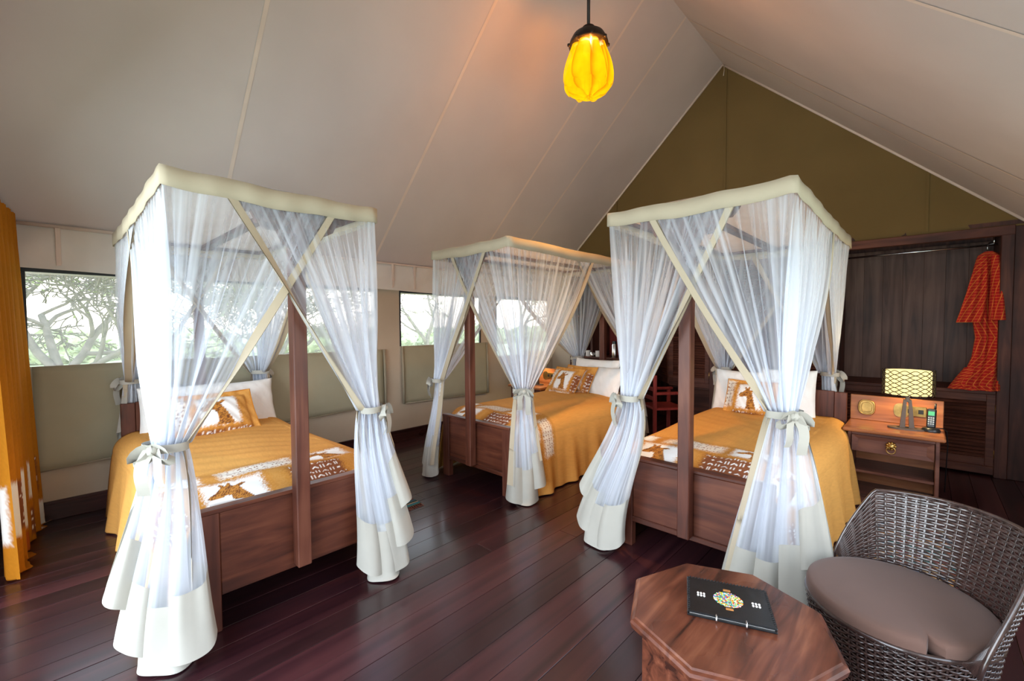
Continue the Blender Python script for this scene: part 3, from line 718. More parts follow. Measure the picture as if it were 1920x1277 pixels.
CAN = [dict(xc=-.071, y0=-.115, k=1.10), dict(xc=.079, y0=-.132, k=1.14), dict(xc=.055, y0=-.168, k=1.14)]
BAND = .085
def cdim(c): return .458*c['k'], 1.904*c['k'], 1.5+.628*c['k']      # half width, length, top height of a canopy
def bed_frame(i, loc, rz, label):
    b = thing('canopy_bed', loc, rz, label, 'bed', 'canopy beds with netting'); c = CAN[i]; CW, CLN, CZ = cdim(c); ZB = CZ-.05
    for s_ in (-1, 1):
        x0, x1 = sorted((s_*.3715, s_*.465))
        bx('leg', 'bedwoodv', b, x0, x1, 0, .055, 0, .605)
    if i == 0:
        bx('footboard', 'bedwood', b, -.3715, .3715, .004, .04, .176, .60)
    else:
        bx('footboard', 'bedwood', b, -.3715, .3715, .014, .04, .20, .585)
        bx('rail', 'bedwood', b, -.3715, .3715, .0, .045, .170, .205)
    bx('rail', 'bedwood', b, -.465, .465, -.004, .06, .590, .612)
    for s_ in (-1, 1):
        x0, x1 = sorted((s_*.42, s_*.455)); bx('side_rail', 'bedwood', b, x0, x1, .05, 2.2, .20, .36)
    # headboard
    for s_ in (-1, 1):
        x0, x1 = sorted((s_*.46, s_*.55)); bx('leg', 'bedwoodv', b, x0, x1, 2.17, 2.22, 0, .88)
    for q in range(4): bx('headboard_panel', 'bedwoodv', b, -.46+q*.23+.001, -.46+(q+1)*.23-.001, 2.18, 2.21, .30, .885, bev=.003)
    # posts with carved brackets, and the canopy frame
    yf, yb = c['y0']+.03, c['y0']+CLN-.03; xc = c['xc']
    bx('post', 'bedwoodv', b, -.036, .036, -.072, 0, .20, ZB, bev=.005)
    bx('post', 'bedwoodv', b, -.036, .036, 2.215, 2.28, .0, ZB, bev=.005)
    br = [(-.30, 0), (.30, 0), (.285, -.035), (.25, -.075), (.215, -.075), (.19, -.125), (.145, -.15), (.10, -.15), (.075, -.20), (.04, -.235), (-.04, -.235), (-.075, -.20), (-.10, -.15), (-.145, -.15), (-.19, -.125), (-.215, -.075), (-.25, -.075), (-.285, -.035)]
    for yy in (-.05, 2.235):
        MB().prism([(p, q+ZB) for p, q in br], yy-.014, yy+.014, lambda a, b_, d: (a, d, b_)).build('bracket', 'darkwoodh', b)
    zb0, zb1 = ZB, ZB+.035
    bx('canopy_beam', 'darkwoodh', b, -.03, .03, min(yf, -.05), max(yb, 2.25), zb0, zb1)
    for yy in (yf, yb): bx('canopy_bar', 'darkwoodh', b, xc-CW+.01, xc+CW-.01, yy-.012, yy+.012, ZB+.01, ZB+.035)
    for s_ in (-1, 1): bx('canopy_bar', 'darkwoodh', b, xc+s_*(CW-.022)-.012, xc+s_*(CW-.022)+.012, yf, yb, ZB+.01, ZB+.035)
    return b

# ---- mosquito net: four gathered corner panels, cream band, ties
def panel(net, cfg, corner, knot, foot, width, seed, cov=(.76, 1.24), hi=True):
    rng = np.random.default_rng(seed); xc, y0 = cfg['xc'], cfg['y0']; sx_, sy_ = corner; CW, CLN, CZ = cdim(cfg); IN = .012; CW -= IN; CLN -= 2*IN; y0 += IN       # sx_: -1 left, +1 right; sy_: 0 foot, 1 head
    cx = xc+sx_*CW; cy = y0+sy_*CLN; ax = -sx_; ay = 1-2*sy_                                  # directions along the two sides, away from the corner
    A, B = cov; zt = CZ-BAND+.012
    npl = 26; spp = 12 if hi else 7; nc = npl*spp
    a = np.linspace(0, A+B, nc); w = a/(A+B)
    out = np.array((sx_, -ay))/math.sqrt(2); tdir = np.array((-ax, ay))/math.sqrt(2)           # along waist from side A end to side B end
    dT = np.array((foot[2], foot[3])); dT = dT/np.linalg.norm(dT)
    if dT @ tdir < 0: dT = -dT
    dN = np.array((dT[1], -dT[0])); dN = dN if dN @ out > 0 else -dN
    ph = np.cumsum(rng.uniform(.6, 1.4, nc)); ph = ph/ph[-1]*2*math.pi*npl; amp = .55+.45*np.sin(np.linspace(0, 17, nc)+seed)**2
    # top line
    def top(av):
        fa = np.clip(A-av, 0, None); fb = np.clip(av-A, 0, None)
        return np.stack([cx+ax*fa, cy+ay*fb], -1)
    nrm = np.where((a < A)[:, None], np.array((0, -ay))[None], np.array((sx_, 0))[None]); bl = smooth((a-A)/.12+.5)[:, None]
    nrm = (1-bl)*np.array((0, -ay))+bl*np.array((sx_, 0)); nrm = nrm/np.linalg.norm(nrm, axis=1, keepdims=True)
    K = np.array(knot[:2]); zk = knot[2]
    waistw = .15
    wk = K+tdir*((w-.5)*waistw)[:, None]+out*(.032*np.sin(ph*.37+seed)+.028*np.cos(math.pi*(w-.5)*2))[:, None]
    TT = np.linspace(0, 1, 26 if hi else 18)**.9; rows = []
    d_h = np.linalg.norm(wk-top(a), axis=1)
    for t in TT:
        at = a+ (A+B)/npl*.24*np.sin(ph)*amp*smooth(t*2.5)                                    # lateral gathers overlap into bright pleats
        P = top(np.clip(at, 0, A+B))*(1-t)+wk*t
        P = P+nrm*((.006+.024*math.sin(math.pi*t))*np.cos(ph)*amp)[:, None]
        P = P+nrm*(.012*(1 if sx_*(1-2*sy_) > 0 else -1)*math.sin(math.pi*min(1, t*1.5))*np.clip(np.abs(a-A)/.5, 0, 1))[:, None]
        z = zt+(zk-zt)*t-.27*(d_h/1.3)**1.3*t*(1-t)
        rows.append(np.concatenate([P, z[:, None]], 1))
    d = np.sqrt(d_h**2+(zt-zk)**2)*(1+.012)
    Lt = zt+.035; Rm = np.maximum(Lt-d, .36)
    HEM = .30
    nbig = 4.0 + (seed % 3)*.5; phb = w*2*math.pi*nbig+seed
    Fc = np.array(foot[:2])
    def low(l):
        f = np.clip(l/zk, 0, 1.1); fs = f**.85
        ctr = K+(Fc-K)*smooth(f)[:, None]
        wd_ = waistw+(width-waistw)*fs
        lat = (w-.5)*wd_+.075*fs*np.sin(phb)*1.0
        nn = .02*(1-f)*np.sin(ph*.37+seed)+fs*.070*np.cos(phb)+.010*fs*np.cos(phb*2.7+seed)+.006*np.cos(ph)*(1-f)
        P = ctr+dT*lat[:, None]+dN*nn[:, None]
        z = zk-l*.985; under = np.clip(.006-z, 0, None)
        P = P+dN*(under*1.2)[:, None]; z = np.maximum(z, .006+under*.05+.004*(np.sin(phb)+1))
        return np.concatenate([P, z[:, None]], 1)
    nl, nh = (14, 10) if hi else (8, 6)
    rn = [low((Rm-HEM)*j/nl) for j in range(nl+1)]; rh = [low(Rm-HEM+HEM*j/nh) for j in range(nh+1)]
    NET = np.stack(rows+rn[0:], 1); HE = np.stack(rh, 1)                                     # [col,row,3]
    # strips at both free edges
    es = max(2, int(.055/(A+B)*nc)+1)
    allr = np.concatenate([NET, HE], 1)
    ii = np.arange(nc); i0 = np.clip(ii-spp, 0, nc-1); i1 = np.clip(ii+spp, 0, nc-1)
    ratio = ((a[i1]-a[i0])[:, None]*1.35)/np.maximum(np.linalg.norm(NET[i1]-NET[i0], axis=2), .008)
    stk = rng.exponential(.55, nc)+.35; stk = .55*stk+.225*np.roll(stk, 1)+.225*np.roll(stk, -1)
    wide = np.interp(np.arange(nc), np.arange(0, nc+20, 20), rng.uniform(.7, 1.35, len(np.arange(0, nc+20, 20))))
    DEN = np.clip(ratio, 1, 15)*(stk*wide)[:, None]; DEN[:, len(rows):] = DEN[:, len(rows):]*1.25+1.2
    mid = NET[es-1:nc-es+1]; dm = DEN[es-1:nc-es+1]
    me = nmesh('net_panel', mid.reshape(-1, 3), gridfaces(mid.shape[0], mid.shape[1]))
    me.attributes.new('Dens', 'FLOAT', 'POINT').data.foreach_set('value', dm.ravel())
    p = obj('net_panel', me, 'net', net, smooth=True)
    for sl_ in (slice(0, es), slice(nc-es, nc)):
        e = allr[sl_].copy()
        # keep the bound edge about 4 cm wide instead of bunching up
        j0 = 0 if sl_.start == 0 else es-1; inner = es-1 if sl_.start == 0 else 0
        q = NET.shape[1]
        obj('edge_trim', nmesh('edge_trim', e.reshape(-1, 3), gridfaces(e.shape[0], e.shape[1])), 'trim', p, smooth=True)
    # widened ribbon lying along the free edge
    for col, sdir in ((0, 1), (nc-1, -1)):
        line = allr[col, :NET.shape[1]]; nx = allr[col+sdir*10, :NET.shape[1]]
        wv = nx-line; wv = wv/np.maximum(np.linalg.norm(wv, axis=1, keepdims=True), 1e-6)
        offn = np.array((*out, 0))*.004
        zz = np.clip((line[:, 2]-.1), 0, 1)
        e = np.stack([line+offn, line+wv*.040+offn], 0)
        obj('edge_trim', nmesh('edge_trim', e.reshape(-1, 3), gridfaces(2, e.shape[1])), 'trim', p, smooth=True)
    he = HE[es-1:nc-es+1]
    obj('hem', nmesh('hem', he.reshape(-1, 3), gridfaces(he.shape[0], he.shape[1])), 'hem', p, smooth=True)
    # tie with bow
    kz = zk; c3 = np.array((*K, kz)); o3 = np.array((*out, 0)); t3 = np.array((*tdir, 0)); u3 = np.array((0, 0, 1.))
    tb = MB(); ring = []
    n = 20
    for q in range(n):
        an = 2*math.pi*q/n; pp = c3+t3*.090*math.cos(an)+o3*(.062*math.sin(an)+.012); ring.append(pp)
    rv = [[tb.bm.verts.new(Vector(pp+u3*h+o3*0)) for h in (-.018, .018)] for pp in ring]
    for q in range(n): tb.bm.faces.new((rv[q][0], rv[(q+1) % n][0], rv[(q+1) % n][1], rv[q][1]))
    f0 = c3+o3*.085
    for s_, sz, dp in ((-1, .085, .03), (1, .075, .045)):
        pts = []
        for q in range(13):
            an = 2*math.pi*q/12; pts.append(f0+t3*s_*sz*.5*(1-math.cos(an))+u3*(-.028*math.sin(an)-dp*.5*(1-math.cos(an)))+o3*(.012*math.sin(an/2)))
        tb.ribbon(pts, .045, o3*.6+u3*.8)
    for s_, ln in ((-1, .15), (1, .19)):
        pts = [f0+t3*s_*(.012+.035*t+.01*math.sin(5*t))+u3*(-ln*t)+o3*(.022*math.sin(3*t)) for t in np.linspace(0, 1, 9)]
        tb.ribbon(pts, .045, t3+o3*.3*s_)
    tb.lathe([(0, -.022), (.018, -.016), (.024, 0), (.018, .016), (0, .022)], 10, tuple(f0))
    tb.build('tie_bow', 'hem', p, smooth=True, recalc=False)
    return p
def mosquito_net(i, bed, panels, label):
    net = thing('mosquito_net', bed.location, bed.rotation_euler[2], label, 'mosquito net', 'white mosquito nets over the beds'); c = CAN[i]; CW, CLN, CZ = cdim(c)
    xc, y0 = c['xc'], c['y0']; x0, x1, y1 = xc-CW, xc+CW, y0+CLN
    cor = [(x0, y0), (x1, y0), (x1, y1), (x0, y1)]; n = 34; V = []
    for k_ in range(4):
        p, q = cor[k_], cor[(k_+1) % 4]
        for j in range(n):
            f = j/n; sag = .010*math.sin(math.pi*f)+.004*math.sin(f*17+k_)
            wob = .003*math.sin(f*40+k_*2)
            dx, dy = q[0]-p[0], q[1]-p[1]; L = math.hypot(dx, dy); nx, ny = dy/L, -dx/L
            for h in (0, .5, 1): V.append((p[0]+dx*f+nx*wob, p[1]+dy*f+ny*wob, CZ-sag-BAND*h*(1+.12*math.sin(f*math.pi))))
    bo = obj('canopy_band', nmesh('canopy_band', V, gridfaces(4*n, 3, True)), 'trim', net)
    md = bo.modifiers.new('s', 'SOLIDIFY'); md.thickness = .004; md.offset = 1
    V = []
    for a in range(12):
        for b_ in range(18):
            u, v = a/11, b_/17; V.append((x0+.004+(2*CW-.008)*u, y0+.004+(CLN-.008)*v, CZ-.008-.05*math.sin(math.pi*u)*math.sin(math.pi*v)*abs(math.sin(math.pi*2*u))))
    obj('top_sheet', nmesh('top_sheet', V, gridfaces(12, 18)), 'topnet', net, smooth=True)
    for pz in panels: panel(net, c, **pz)
    return net

B1 = bed_frame(0, (-2.477, .905, 0), R(90), 'dark wooden canopy bed at left with its head against the left window wall')
B2 = bed_frame(1, (-3.03, 2.67, 0), 0, 'dark wooden canopy bed farthest back, in the middle of the photo')
B3 = bed_frame(2, (-1.035, 2.653, 0), 0, 'dark wooden canopy bed at right beside the nightstand and wardrobe')
for b, nm in ((B1, 'left'), (B2, 'farthest'), (B3, 'right-hand')):
    m = MB().box(-.42, .42, .07, 2.16, .36, .60, .03).build('mattress', 'mattress'); m.location = b.location; m.rotation_euler = b.rotation_euler
    tag(m, 'mattress of the %s canopy bed, hidden beneath its ochre bedspread' % nm, 'mattress', 'mattresses under the bedspreads')
bedspread(B1, 1, 'ochre giraffe-print bedspread on the left bed by the window')
bedspread(B2, 2, 'ochre giraffe-print bedspread on the farthest bed, hanging to the floor')
bedspread(B3, 3, 'ochre giraffe-print bedspread on the right-hand bed beside the nightstand')
G1, G2 = 'giraffe-print cushions', 'white pillows'
pillow('pillow', B1, (.20, 1.98, .80), (-16, 0, 4), .33, .21, .15, 'white', 'white pillow standing behind the cushion on the left bed, at its right', 'pillow', G2, seed=2)
pillow('pillow', B1, (-.16, 2.03, .80), (-14, 0, -4), .30, .21, .15, 'white', 'white pillow at the left end of the left bed, behind the netting', 'pillow', G2, seed=3)
pillow('cushion', B1, (-.02, 1.66, .785), (-42, 0, 3), .30, .22, .13, None, 'giraffe-print cushion leaning on the pillows of the left bed', 'cushion', G1, printed=2, seed=4, flange=.05)
pillow('pillow', B2, (.02, 2.03, .83), (-16, 0, -3), .34, .24, .15, 'white', 'large white pillow at the head of the farthest bed, behind the others', 'pillow', G2, seed=5)
pillow('pillow', B2, (.20, 1.90, .80), (-26, 0, -8), .29, .20, .14, 'white', 'smaller white pillow on the farthest bed, right of the cushions', 'pillow', G2, seed=6)
pillow('cushion', B2, (-.12, 1.84, .80), (-30, 0, -10), .26, .20, .11, None, 'giraffe-print cushion on the farthest bed, the one tucked behind', 'cushion', G1, printed=1, seed=7, flange=.04)
pillow('cushion', B2, (-.22, 1.71, .79), (-36, 0, -8), .25, .20, .11, None, 'giraffe-print cushion on the farthest bed, the front one', 'cushion', G1, printed=1, seed=8, flange=.04)
pillow('pillow', B3, (-.27, 2.02, .82), (-14, 0, -4), .26, .22, .15, 'white', 'white pillow on the right-hand bed, left of the net tie', 'pillow', G2, seed=9)
pillow('pillow', B3, (.13, 2.02, .84), (-10, 0, 4), .22, .235, .15, 'white', 'tall white pillow on the right-hand bed, right of the net tie', 'pillow', G2, seed=10)
pillow('cushion', B3, (-.14, 1.83, .785), (-26, 0, -4), .225, .19, .12, None, 'giraffe-print cushion on the right-hand bed', 'cushion', G1, printed=2, seed=11, flange=.03)

L, Rr = -1, 1
mosquito_net(0, B1, [
    dict(corner=(L, 0), knot=(-.575, -.10, .985), foot=(-.64, -.04, -.76, .65), width=.52, seed=1),
    dict(corner=(Rr, 0), knot=(.375, -.10, 1.01), foot=(.47, -.17, .7, -.2), width=.34, seed=2),
    dict(corner=(L, 1), knot=(-.46, 2.27, 1.05), foot=(-.52, 2.31, -.7, -.7), width=.22, seed=3, hi=False),
    dict(corner=(Rr, 1), knot=(.49, 2.28, 1.05), foot=(.54, 2.33, .7, -.7), width=.22, seed=4, hi=False)], 'white mosquito net tied back around the left bed by the window')
mosquito_net(1, B2, [
    dict(corner=(L, 0), knot=(-.40, -.08, .965), foot=(-.55, -.10, -.9, .3), width=.26, seed=5),
    dict(corner=(Rr, 0), knot=(.60, .03, .95), foot=(.63, .04, .55, .8), width=.36, seed=6),
    dict(corner=(L, 1), knot=(-.42, 2.28, 1.05), foot=(-.5, 2.33, -.7, -.7), width=.2, seed=7, hi=False),
    dict(corner=(Rr, 1), knot=(.47, 2.28, 1.05), foot=(.53, 2.33, .7, -.7), width=.2, seed=8, hi=False)], 'white mosquito net tied back around the farthest bed')
mosquito_net(2, B3, [
    dict(corner=(L, 0), knot=(-.315, -.13, 1.035), foot=(-.60, -.13, -1, .12), width=.42, seed=9),
    dict(corner=(Rr, 0), knot=(.525, -.12, 1.045), foot=(.50, -.14, 1, .15), width=.56, seed=13),
    dict(corner=(L, 1), knot=(-.52, 2.28, 1.02), foot=(-.56, 2.33, -.7, -.7), width=.2, seed=11, hi=False),
    dict(corner=(Rr, 1), knot=(.40, 2.28, 1.03), foot=(.56, 2.30, .7, -.7), width=.24, seed=12, hi=False)], 'white mosquito net tied back around the right-hand bed near the table')

# ================================================================== PENDANT LAMP
def petalmat():
    m, nt, b = newmat('amber_glass'); nt.nodes.remove(b); out = nt.nodes['Material Output']
    e = N(nt, 'ShaderNodeEmission'); vc = N(nt, 'ShaderNodeVertexColor'); vc.layer_name = 'Col'
    tx = N(nt, 'ShaderNodeTexCoord'); n = N(nt, 'ShaderNodeTexNoise'); n.inputs['Scale'].default_value = 9; nt.links.new(tx.outputs['Object'], n.inputs['Vector'])
    mr = N(nt, 'ShaderNodeMapRange'); mr.inputs['From Min'].default_value = .3; mr.inputs['From Max'].default_value = .7; mr.inputs['To Min'].default_value = .85; mr.inputs['To Max'].default_value = 1.2
    nt.links.new(n.outputs[0], mr.inputs[0]); nt.links.new(vc.outputs[0], e.inputs[0]); nt.links.new(mr.outputs[0], e.inputs[1])
    tp = N(nt, 'ShaderNodeBsdfTransparent'); tp.inputs[0].default_value = (1, .72, .38, 1); mx = N(nt, 'ShaderNodeMixShader'); mx.inputs[0].default_value = .26
    nt.links.new(e.outputs[0], mx.inputs[1]); nt.links.new(tp.outputs[0], mx.inputs[2]); nt.links.new(mx.outputs[0], out.inputs[0]); return m
MT['petal'] = petalmat()
pd = thing('pendant_lamp', (-2.016, 3.045, 3.27), R(20), 'amber petal-shaped pendant lamp hanging from the ridge on a black rod', 'pendant lamp')
def petal(r0, r1, rb, z0, z1, half, lean):
    nu, nv = 11, 20; V = []; CC = []
    for i in range(nu):
        u = -1+2*i/(nu-1)
        for j in range(nv):
            v = j/(nv-1); z = z1+(z0-z1)*v
            rad = r0+(r1-r0)*math.sin(min(1, v*1.25)*math.pi/2)**1.3 if v < .8 else r1+(rb-r1)*((v-.8)/.2)**1.6
            wd_ = half*(.8+.35*math.sin(v*math.pi*.75))*(1-.35*max(0, (v-.85)/.15)**2)
            an = u*wd_+lean*u*0; rr = rad+.024*(1-u*u)-.020*u; ed = max(abs(u)**3, max(0, .25-v)*2.2)
            CC.append((1.5-.45*ed, .80-.55*ed, .004))  # bulb glow painted per vertex: bright mid-petal, darker edges and top
            zz = z+.02*u*u*(1 if v > .9 else 0)
            V.append((rr*math.cos(an), rr*math.sin(an), zz))
    return nmesh('petal', V, gridfaces(nu, nv), np.array(CC))
pm = petal(.100, .180, .140, .105, .485, .42, 1); pi = petal(.085, .150, .02, .065, .46, .52, 1)
pm.materials.append(MT['petal']); pi.materials.append(MT['petal'])
for me, n, off in ((pm, 8, 0), (pi, 7, .3)):
    me.polygons.foreach_set('use_smooth', [True]*len(me.polygons))
    for q in range(n):
        o = bpy.data.objects.new('petal', me); COL.objects.link(o); o.parent = pd; o.rotation_euler = (0, 0, off+2*math.pi*q/n)
        o.location = (0, 0, .0 if me is pi else random.uniform(-.0, .03))
cp = MB().lathe([(.150, .472), (.158, .480), (.150, .51), (.125, .555), (.08, .585), (.055, .59), (.05, .62), (.03, .63), (.012, .64)], 32).build('cap', 'iron', pd, smooth=True, angle=50)
for q in range(8):
    a = 2*math.pi*q/8+.4; MB().lathe([(0, -.014), (.012, -.008), (.014, 0), (.012, .008), (0, .014)], 10, (.158*math.cos(a), .158*math.sin(a), .485)).build('knob', 'iron', cp, smooth=True)
MB().tube([(0, 0, .63), (0, 0, RZ-3.27-.02)], .013, 10).build('rod', 'iron', pd, smooth=True)
bl = bpy.data.lights.new('pendant_bulb', 'POINT'); bl.energy = 420; bl.color = (1, .60, .22); bl.shadow_soft_size = .06
bo = bpy.data.objects.new('pendant_bulb', bl); COL.objects.link(bo); bo.parent = pd; bo.location = (0, 0, .26)
tag(MB().tube([(-1.995, YB-.03, 4.92), (-1.99, YB-.035, 4.84), (-2.0, YB-.03, 4.78)], [.004, .005, .007], 6).build('rope_end', 'wall', None, smooth=True), 'short frayed rope end at the gable peak', 'rope')

# ================================================================== TABLE, BOOK, CHAIR
tb = thing('octagonal_table', (-.473, 1.57, 0), R(-1), 'octagonal reddish wooden side table in the foreground', 'table')
def octo(r, off=0): return [(r*math.cos(2*math.pi*(q+.0)/8+R(22.5)+off), r*math.sin(2*math.pi*(q+.0)/8+R(22.5)+off)) for q in range(8)]
oo = R(1.5)-R(22.5)
top_ = MB(); A_ = [(z, r) for z, r in ((.455, .315), (.462, .332), (.482, .338), (.490, .332), (.494, .322), (.5, .318))]
rings = [[top_.bm.verts.new((x_, y_, z)) for x_, y_ in octo(r, oo)] for z, r in A_]
for a, b in zip(rings, rings[1:]):
    for q in range(8): top_.bm.faces.new((a[q], a[(q+1) % 8], b[(q+1) % 8], b[q]))
top_.bm.faces.new(rings[0][::-1]); top_.bm.faces.new(rings[-1])
top_.build('table_top', 'tablewood', tb)
P = octo(.295, oo); PI = octo(.272, oo)
for q in range(8):
    a, b = P[q], P[(q+1) % 8]; c, d = PI[q], PI[(q+1) % 8]
    MB().prism([(0, .02), (1, .02), (1, .455), (0, .455)], 0, 1, lambda s_, z, dd, a=a, b=b, c=c, d=d: tuple(((a[k_]+(b[k_]-a[k_])*s_)*(1-dd)+(c[k_]+(d[k_]-c[k_])*s_)*dd) for k_ in (0, 1))+(z,)).build('side_panel', 'tablewood', tb)
MB().prism(octo(.31, oo), 0, .04, lambda a, b, d: (a, b, d)).build('plinth', 'tablewood', tb)

bk = thing('leather_folder', (-.485, 1.62, .5), R(22), 'black leather folder with beaded oval lying on the octagonal table', 'folder')
MB().box(-.135, .135, -.108, .108, .001, .007, .002).build('back_cover', 'leather', bk)
bx('pages', 'porcelain', bk, -.128, .128, -.100, .104, .007, .013, bev=.001)
fc = MB().box(-.135, .135, -.11, .11, .013, .020, .003).build('front_cover', 'leather', bk)
st = MB()
for (x0, y0, x1, y1, n) in ((-.130, .105, .130, .105, 24), (-.130, -.10, -.130, .10, 18), (.130, -.10, .130, .10, 18)):
    for q in range(n):
        f = (q+.5)/n; p = Vector((x0+(x1-x0)*f, y0+(y1-y0)*f, .0205)); e = Vector((.004, .004, 0)); st.tube([p-e, p+e+Vector((0, 0, .0012))], .0014, 5)
o = st.build('stitching', 'leather', fc, smooth=True); o['kind'] = 'stuff'
# beads: tiny domes packed in an oval, colours mixed
cols = [(.8, .75, .65), (.75, .05, .04), (.05, .45, .12), (.85, .5, .05), (.1, .2, .6), (.85, .8, .1), (.9, .9, .85), (.1, .55, .5)]
rng = np.random.default_rng(5); V = []; F = []; C = []
dome = [(0, 0, 1)]+[(math.cos(q*math.pi/3), math.sin(q*math.pi/3), .25) for q in range(6)]
r = .0026
for iy in range(-16, 17):
    for ix in range(-22, 23):
        x_ = (ix+.5*(iy % 2))*.0046; y_ = iy*.0041
        if (x_/.047)**2+(y_/.044)**2 < 1:
            k0 = len(V); c = cols[rng.integers(len(cols))]
            for q in dome: V.append((x_+q[0]*r, y_+q[1]*r, .020+q[2]*r)); C.append(c)
            for q in range(6): F.append((k0, k0+1+q, k0+1+(q+1) % 6))
me = nmesh('beadwork', V, F, np.array(C)); o = obj('beadwork', me, MT['spread'], fc, smooth=True); o['kind'] = 'stuff'
for s_ in (-1, 1):
    for i in range(3):
        for j in range(2):
            bm_ = MB().lathe([(0, -.0035), (.0035, -.002), (.0042, 0), (.0035, .002), (0, .0035)], 8, (s_*.088-.010+i*.010, .0-.007+j*.014, .021), sx=.95, sy=1.3).build('cowrie_shell', 'shell', fc, smooth=True)
    bx('leather_tab', 'tan_leather', fc, -.012, .012, s_*.056-.005, s_*.056+.005, .019, .0225, bev=.001)
    MB().tube([(s_*.045, -.103, .021), (s_*.045, -.113, .021), (s_*.045, -.118, .014), (s_*.045, -.118, .003)], .003, 6).build('metal_pin', 'steel', bk, smooth=True)

# wicker tub chair
chx, chy = -.062, 2.275
ch = thing('wicker_chair', (chx, chy, 0), R(38), 'dark woven wicker tub chair in the foreground corner', 'chair')
HB = R(92)
def shell(th, h):           # th: angle from the back direction; h: 0 floor .. 1 seat .. 2 back top
    th = np.asarray(th, float)
    if np.ndim(h) == 0: h = np.full(th.shape, float(h))
    hb = .365*np.clip((HB-np.abs(th))/R(26), 0, 1)**.75*(1-.10*(np.abs(th)/HB)**2)
    low = np.clip(h, 0, 1); hi_ = np.clip(h-1, 0, 1)
    r_ = .235+.058*low**.8+hi_*(.055*np.cos(th*.5)+.03); z = .37*low+hi_*hb
    return np.stack([r_*np.cos(th), r_*np.sin(th), z], -1), hb
def strand(path, nrm, width, out):
    t = np.gradient(path, axis=0); t /= np.maximum(np.linalg.norm(t, axis=1, keepdims=True), 1e-9); s_ = np.cross(nrm, t); s_ /= np.maximum(np.linalg.norm(s_, axis=1, keepdims=True), 1e-9)
    return np.stack([path-s_*width/2-nrm*.0015, path+nrm*.0012, path+s_*width/2-nrm*.0015], 1)
Vs = []; Fs = []; nv0 = 0
def addstrand(S):
    global nv0
    n = S.shape[0]; Vs.append(S.reshape(-1, 3)); Fs.append(gridfaces(n, 3)+nv0); nv0 += n*3
NST = 66; stakes = np.linspace(-math.pi, math.pi, NST, endpoint=False)
nrow_lo = 34; nrow_hi = 34
for rI in range(nrow_lo+nrow_hi):
    hi_row = rI >= nrow_lo
    hval = (rI+.5)/nrow_lo if not hi_row else 1+(rI-nrow_lo+.5)/nrow_hi
    lim = math.pi if not hi_row else HB-.0
    th = np.arange(-lim, lim+1e-6, 2*math.pi/NST/2)
    P, hb = shell(th, hval); nr_ = np.stack([np.cos(th), np.sin(th), -.15+0*th], -1); nr_ /= np.linalg.norm(nr_, axis=1, keepdims=True)
    k_ = np.round((th+math.pi)/(2*math.pi/NST)*2); w_ = np.where(k_ % 2 == 0, np.where((k_/2+rI) % 2 == 0, 1, -1), 0)
    addstrand(strand(P+nr_*(w_*.0048)[:, None], nr_, .0088, 1))
for q, a0 in enumerate(stakes):
    hh = np.linspace(0, 2 if abs(a0) < HB else 1, 40 if abs(a0) < HB else 22); th = np.full(hh.shape, a0)
    P, _ = shell(th, hh); nr_ = np.stack([np.cos(th), np.sin(th), -.15+0*th], -1)
    addstrand(strand(P, nr_, .0075, 1))
me = nmesh('weave', np.concatenate(Vs), np.concatenate(Fs)); wv = obj('weave', me, 'rattan', ch, smooth=True); wv['kind'] = 'stuff'
md = wv.modifiers.new('s', 'SOLIDIFY'); md.thickness = .0022; md.offset = 0
th = np.concatenate([np.linspace(-HB, HB, 90)]); P, hb = shell(th, 2.0)
MB().tube([tuple(p) for p in P], .0075, 8).build('rim', 'rattan', ch, smooth=True)
P, _ = shell(np.linspace(-math.pi, math.pi, 64, endpoint=False), 1.0); MB().tube([tuple(p*np.array((.99, .99, 1))) for p in P], .010, 8, True).build('rim', 'rattan', ch, smooth=True)
P, _ = shell(np.linspace(-math.pi, math.pi, 64, endpoint=False), 0.0); MB().tube([tuple(p+np.array((0, 0, .012))) for p in P], .012, 8, True).build('rim', 'rattan', ch, smooth=True)
MB().lathe([(0, .335), (.28, .335), (.28, .350), (0, .352)], 40).build('seat', 'rattan', ch)
# cushion with a notch at the near right
cu = MB(); n = 72; prof = [(.93, .352), (.985, .357), (1.0, .372), (1.0, .402), (.985, .416), (.95, .422), (.85, .425), (.5, .430)]
def crad(a):
    d = abs(((a-R(255)+math.pi) % (2*math.pi))-math.pi); return .293-.05*max(0, 1-d/R(5))
rings = [[cu.bm.verts.new((crad(2*math.pi*q/n)*f*math.cos(2*math.pi*q/n), crad(2*math.pi*q/n)*f*math.sin(2*math.pi*q/n), z)) for q in range(n)] for f, z in prof]
for a, b in zip(rings, rings[1:]):
    for q in range(n): cu.bm.faces.new((a[q], a[(q+1) % n], b[(q+1) % n], b[q]))
cc = cu.bm.verts.new((0, 0, .432)); c0 = cu.bm.verts.new((0, 0, .352))
for q in range(n): cu.bm.faces.new((rings[-1][q], rings[-1][(q+1) % n], cc)); cu.bm.faces.new((rings[0][(q+1) % n], rings[0][q], c0))
co = cu.build('seat_cushion', 'cushion', None, smooth=True, angle=55); co.location = (chx, chy, 0); co.rotation_euler = (0, 0, R(38))
tag(co, 'round brown seat cushion on the wicker chair', 'cushion')

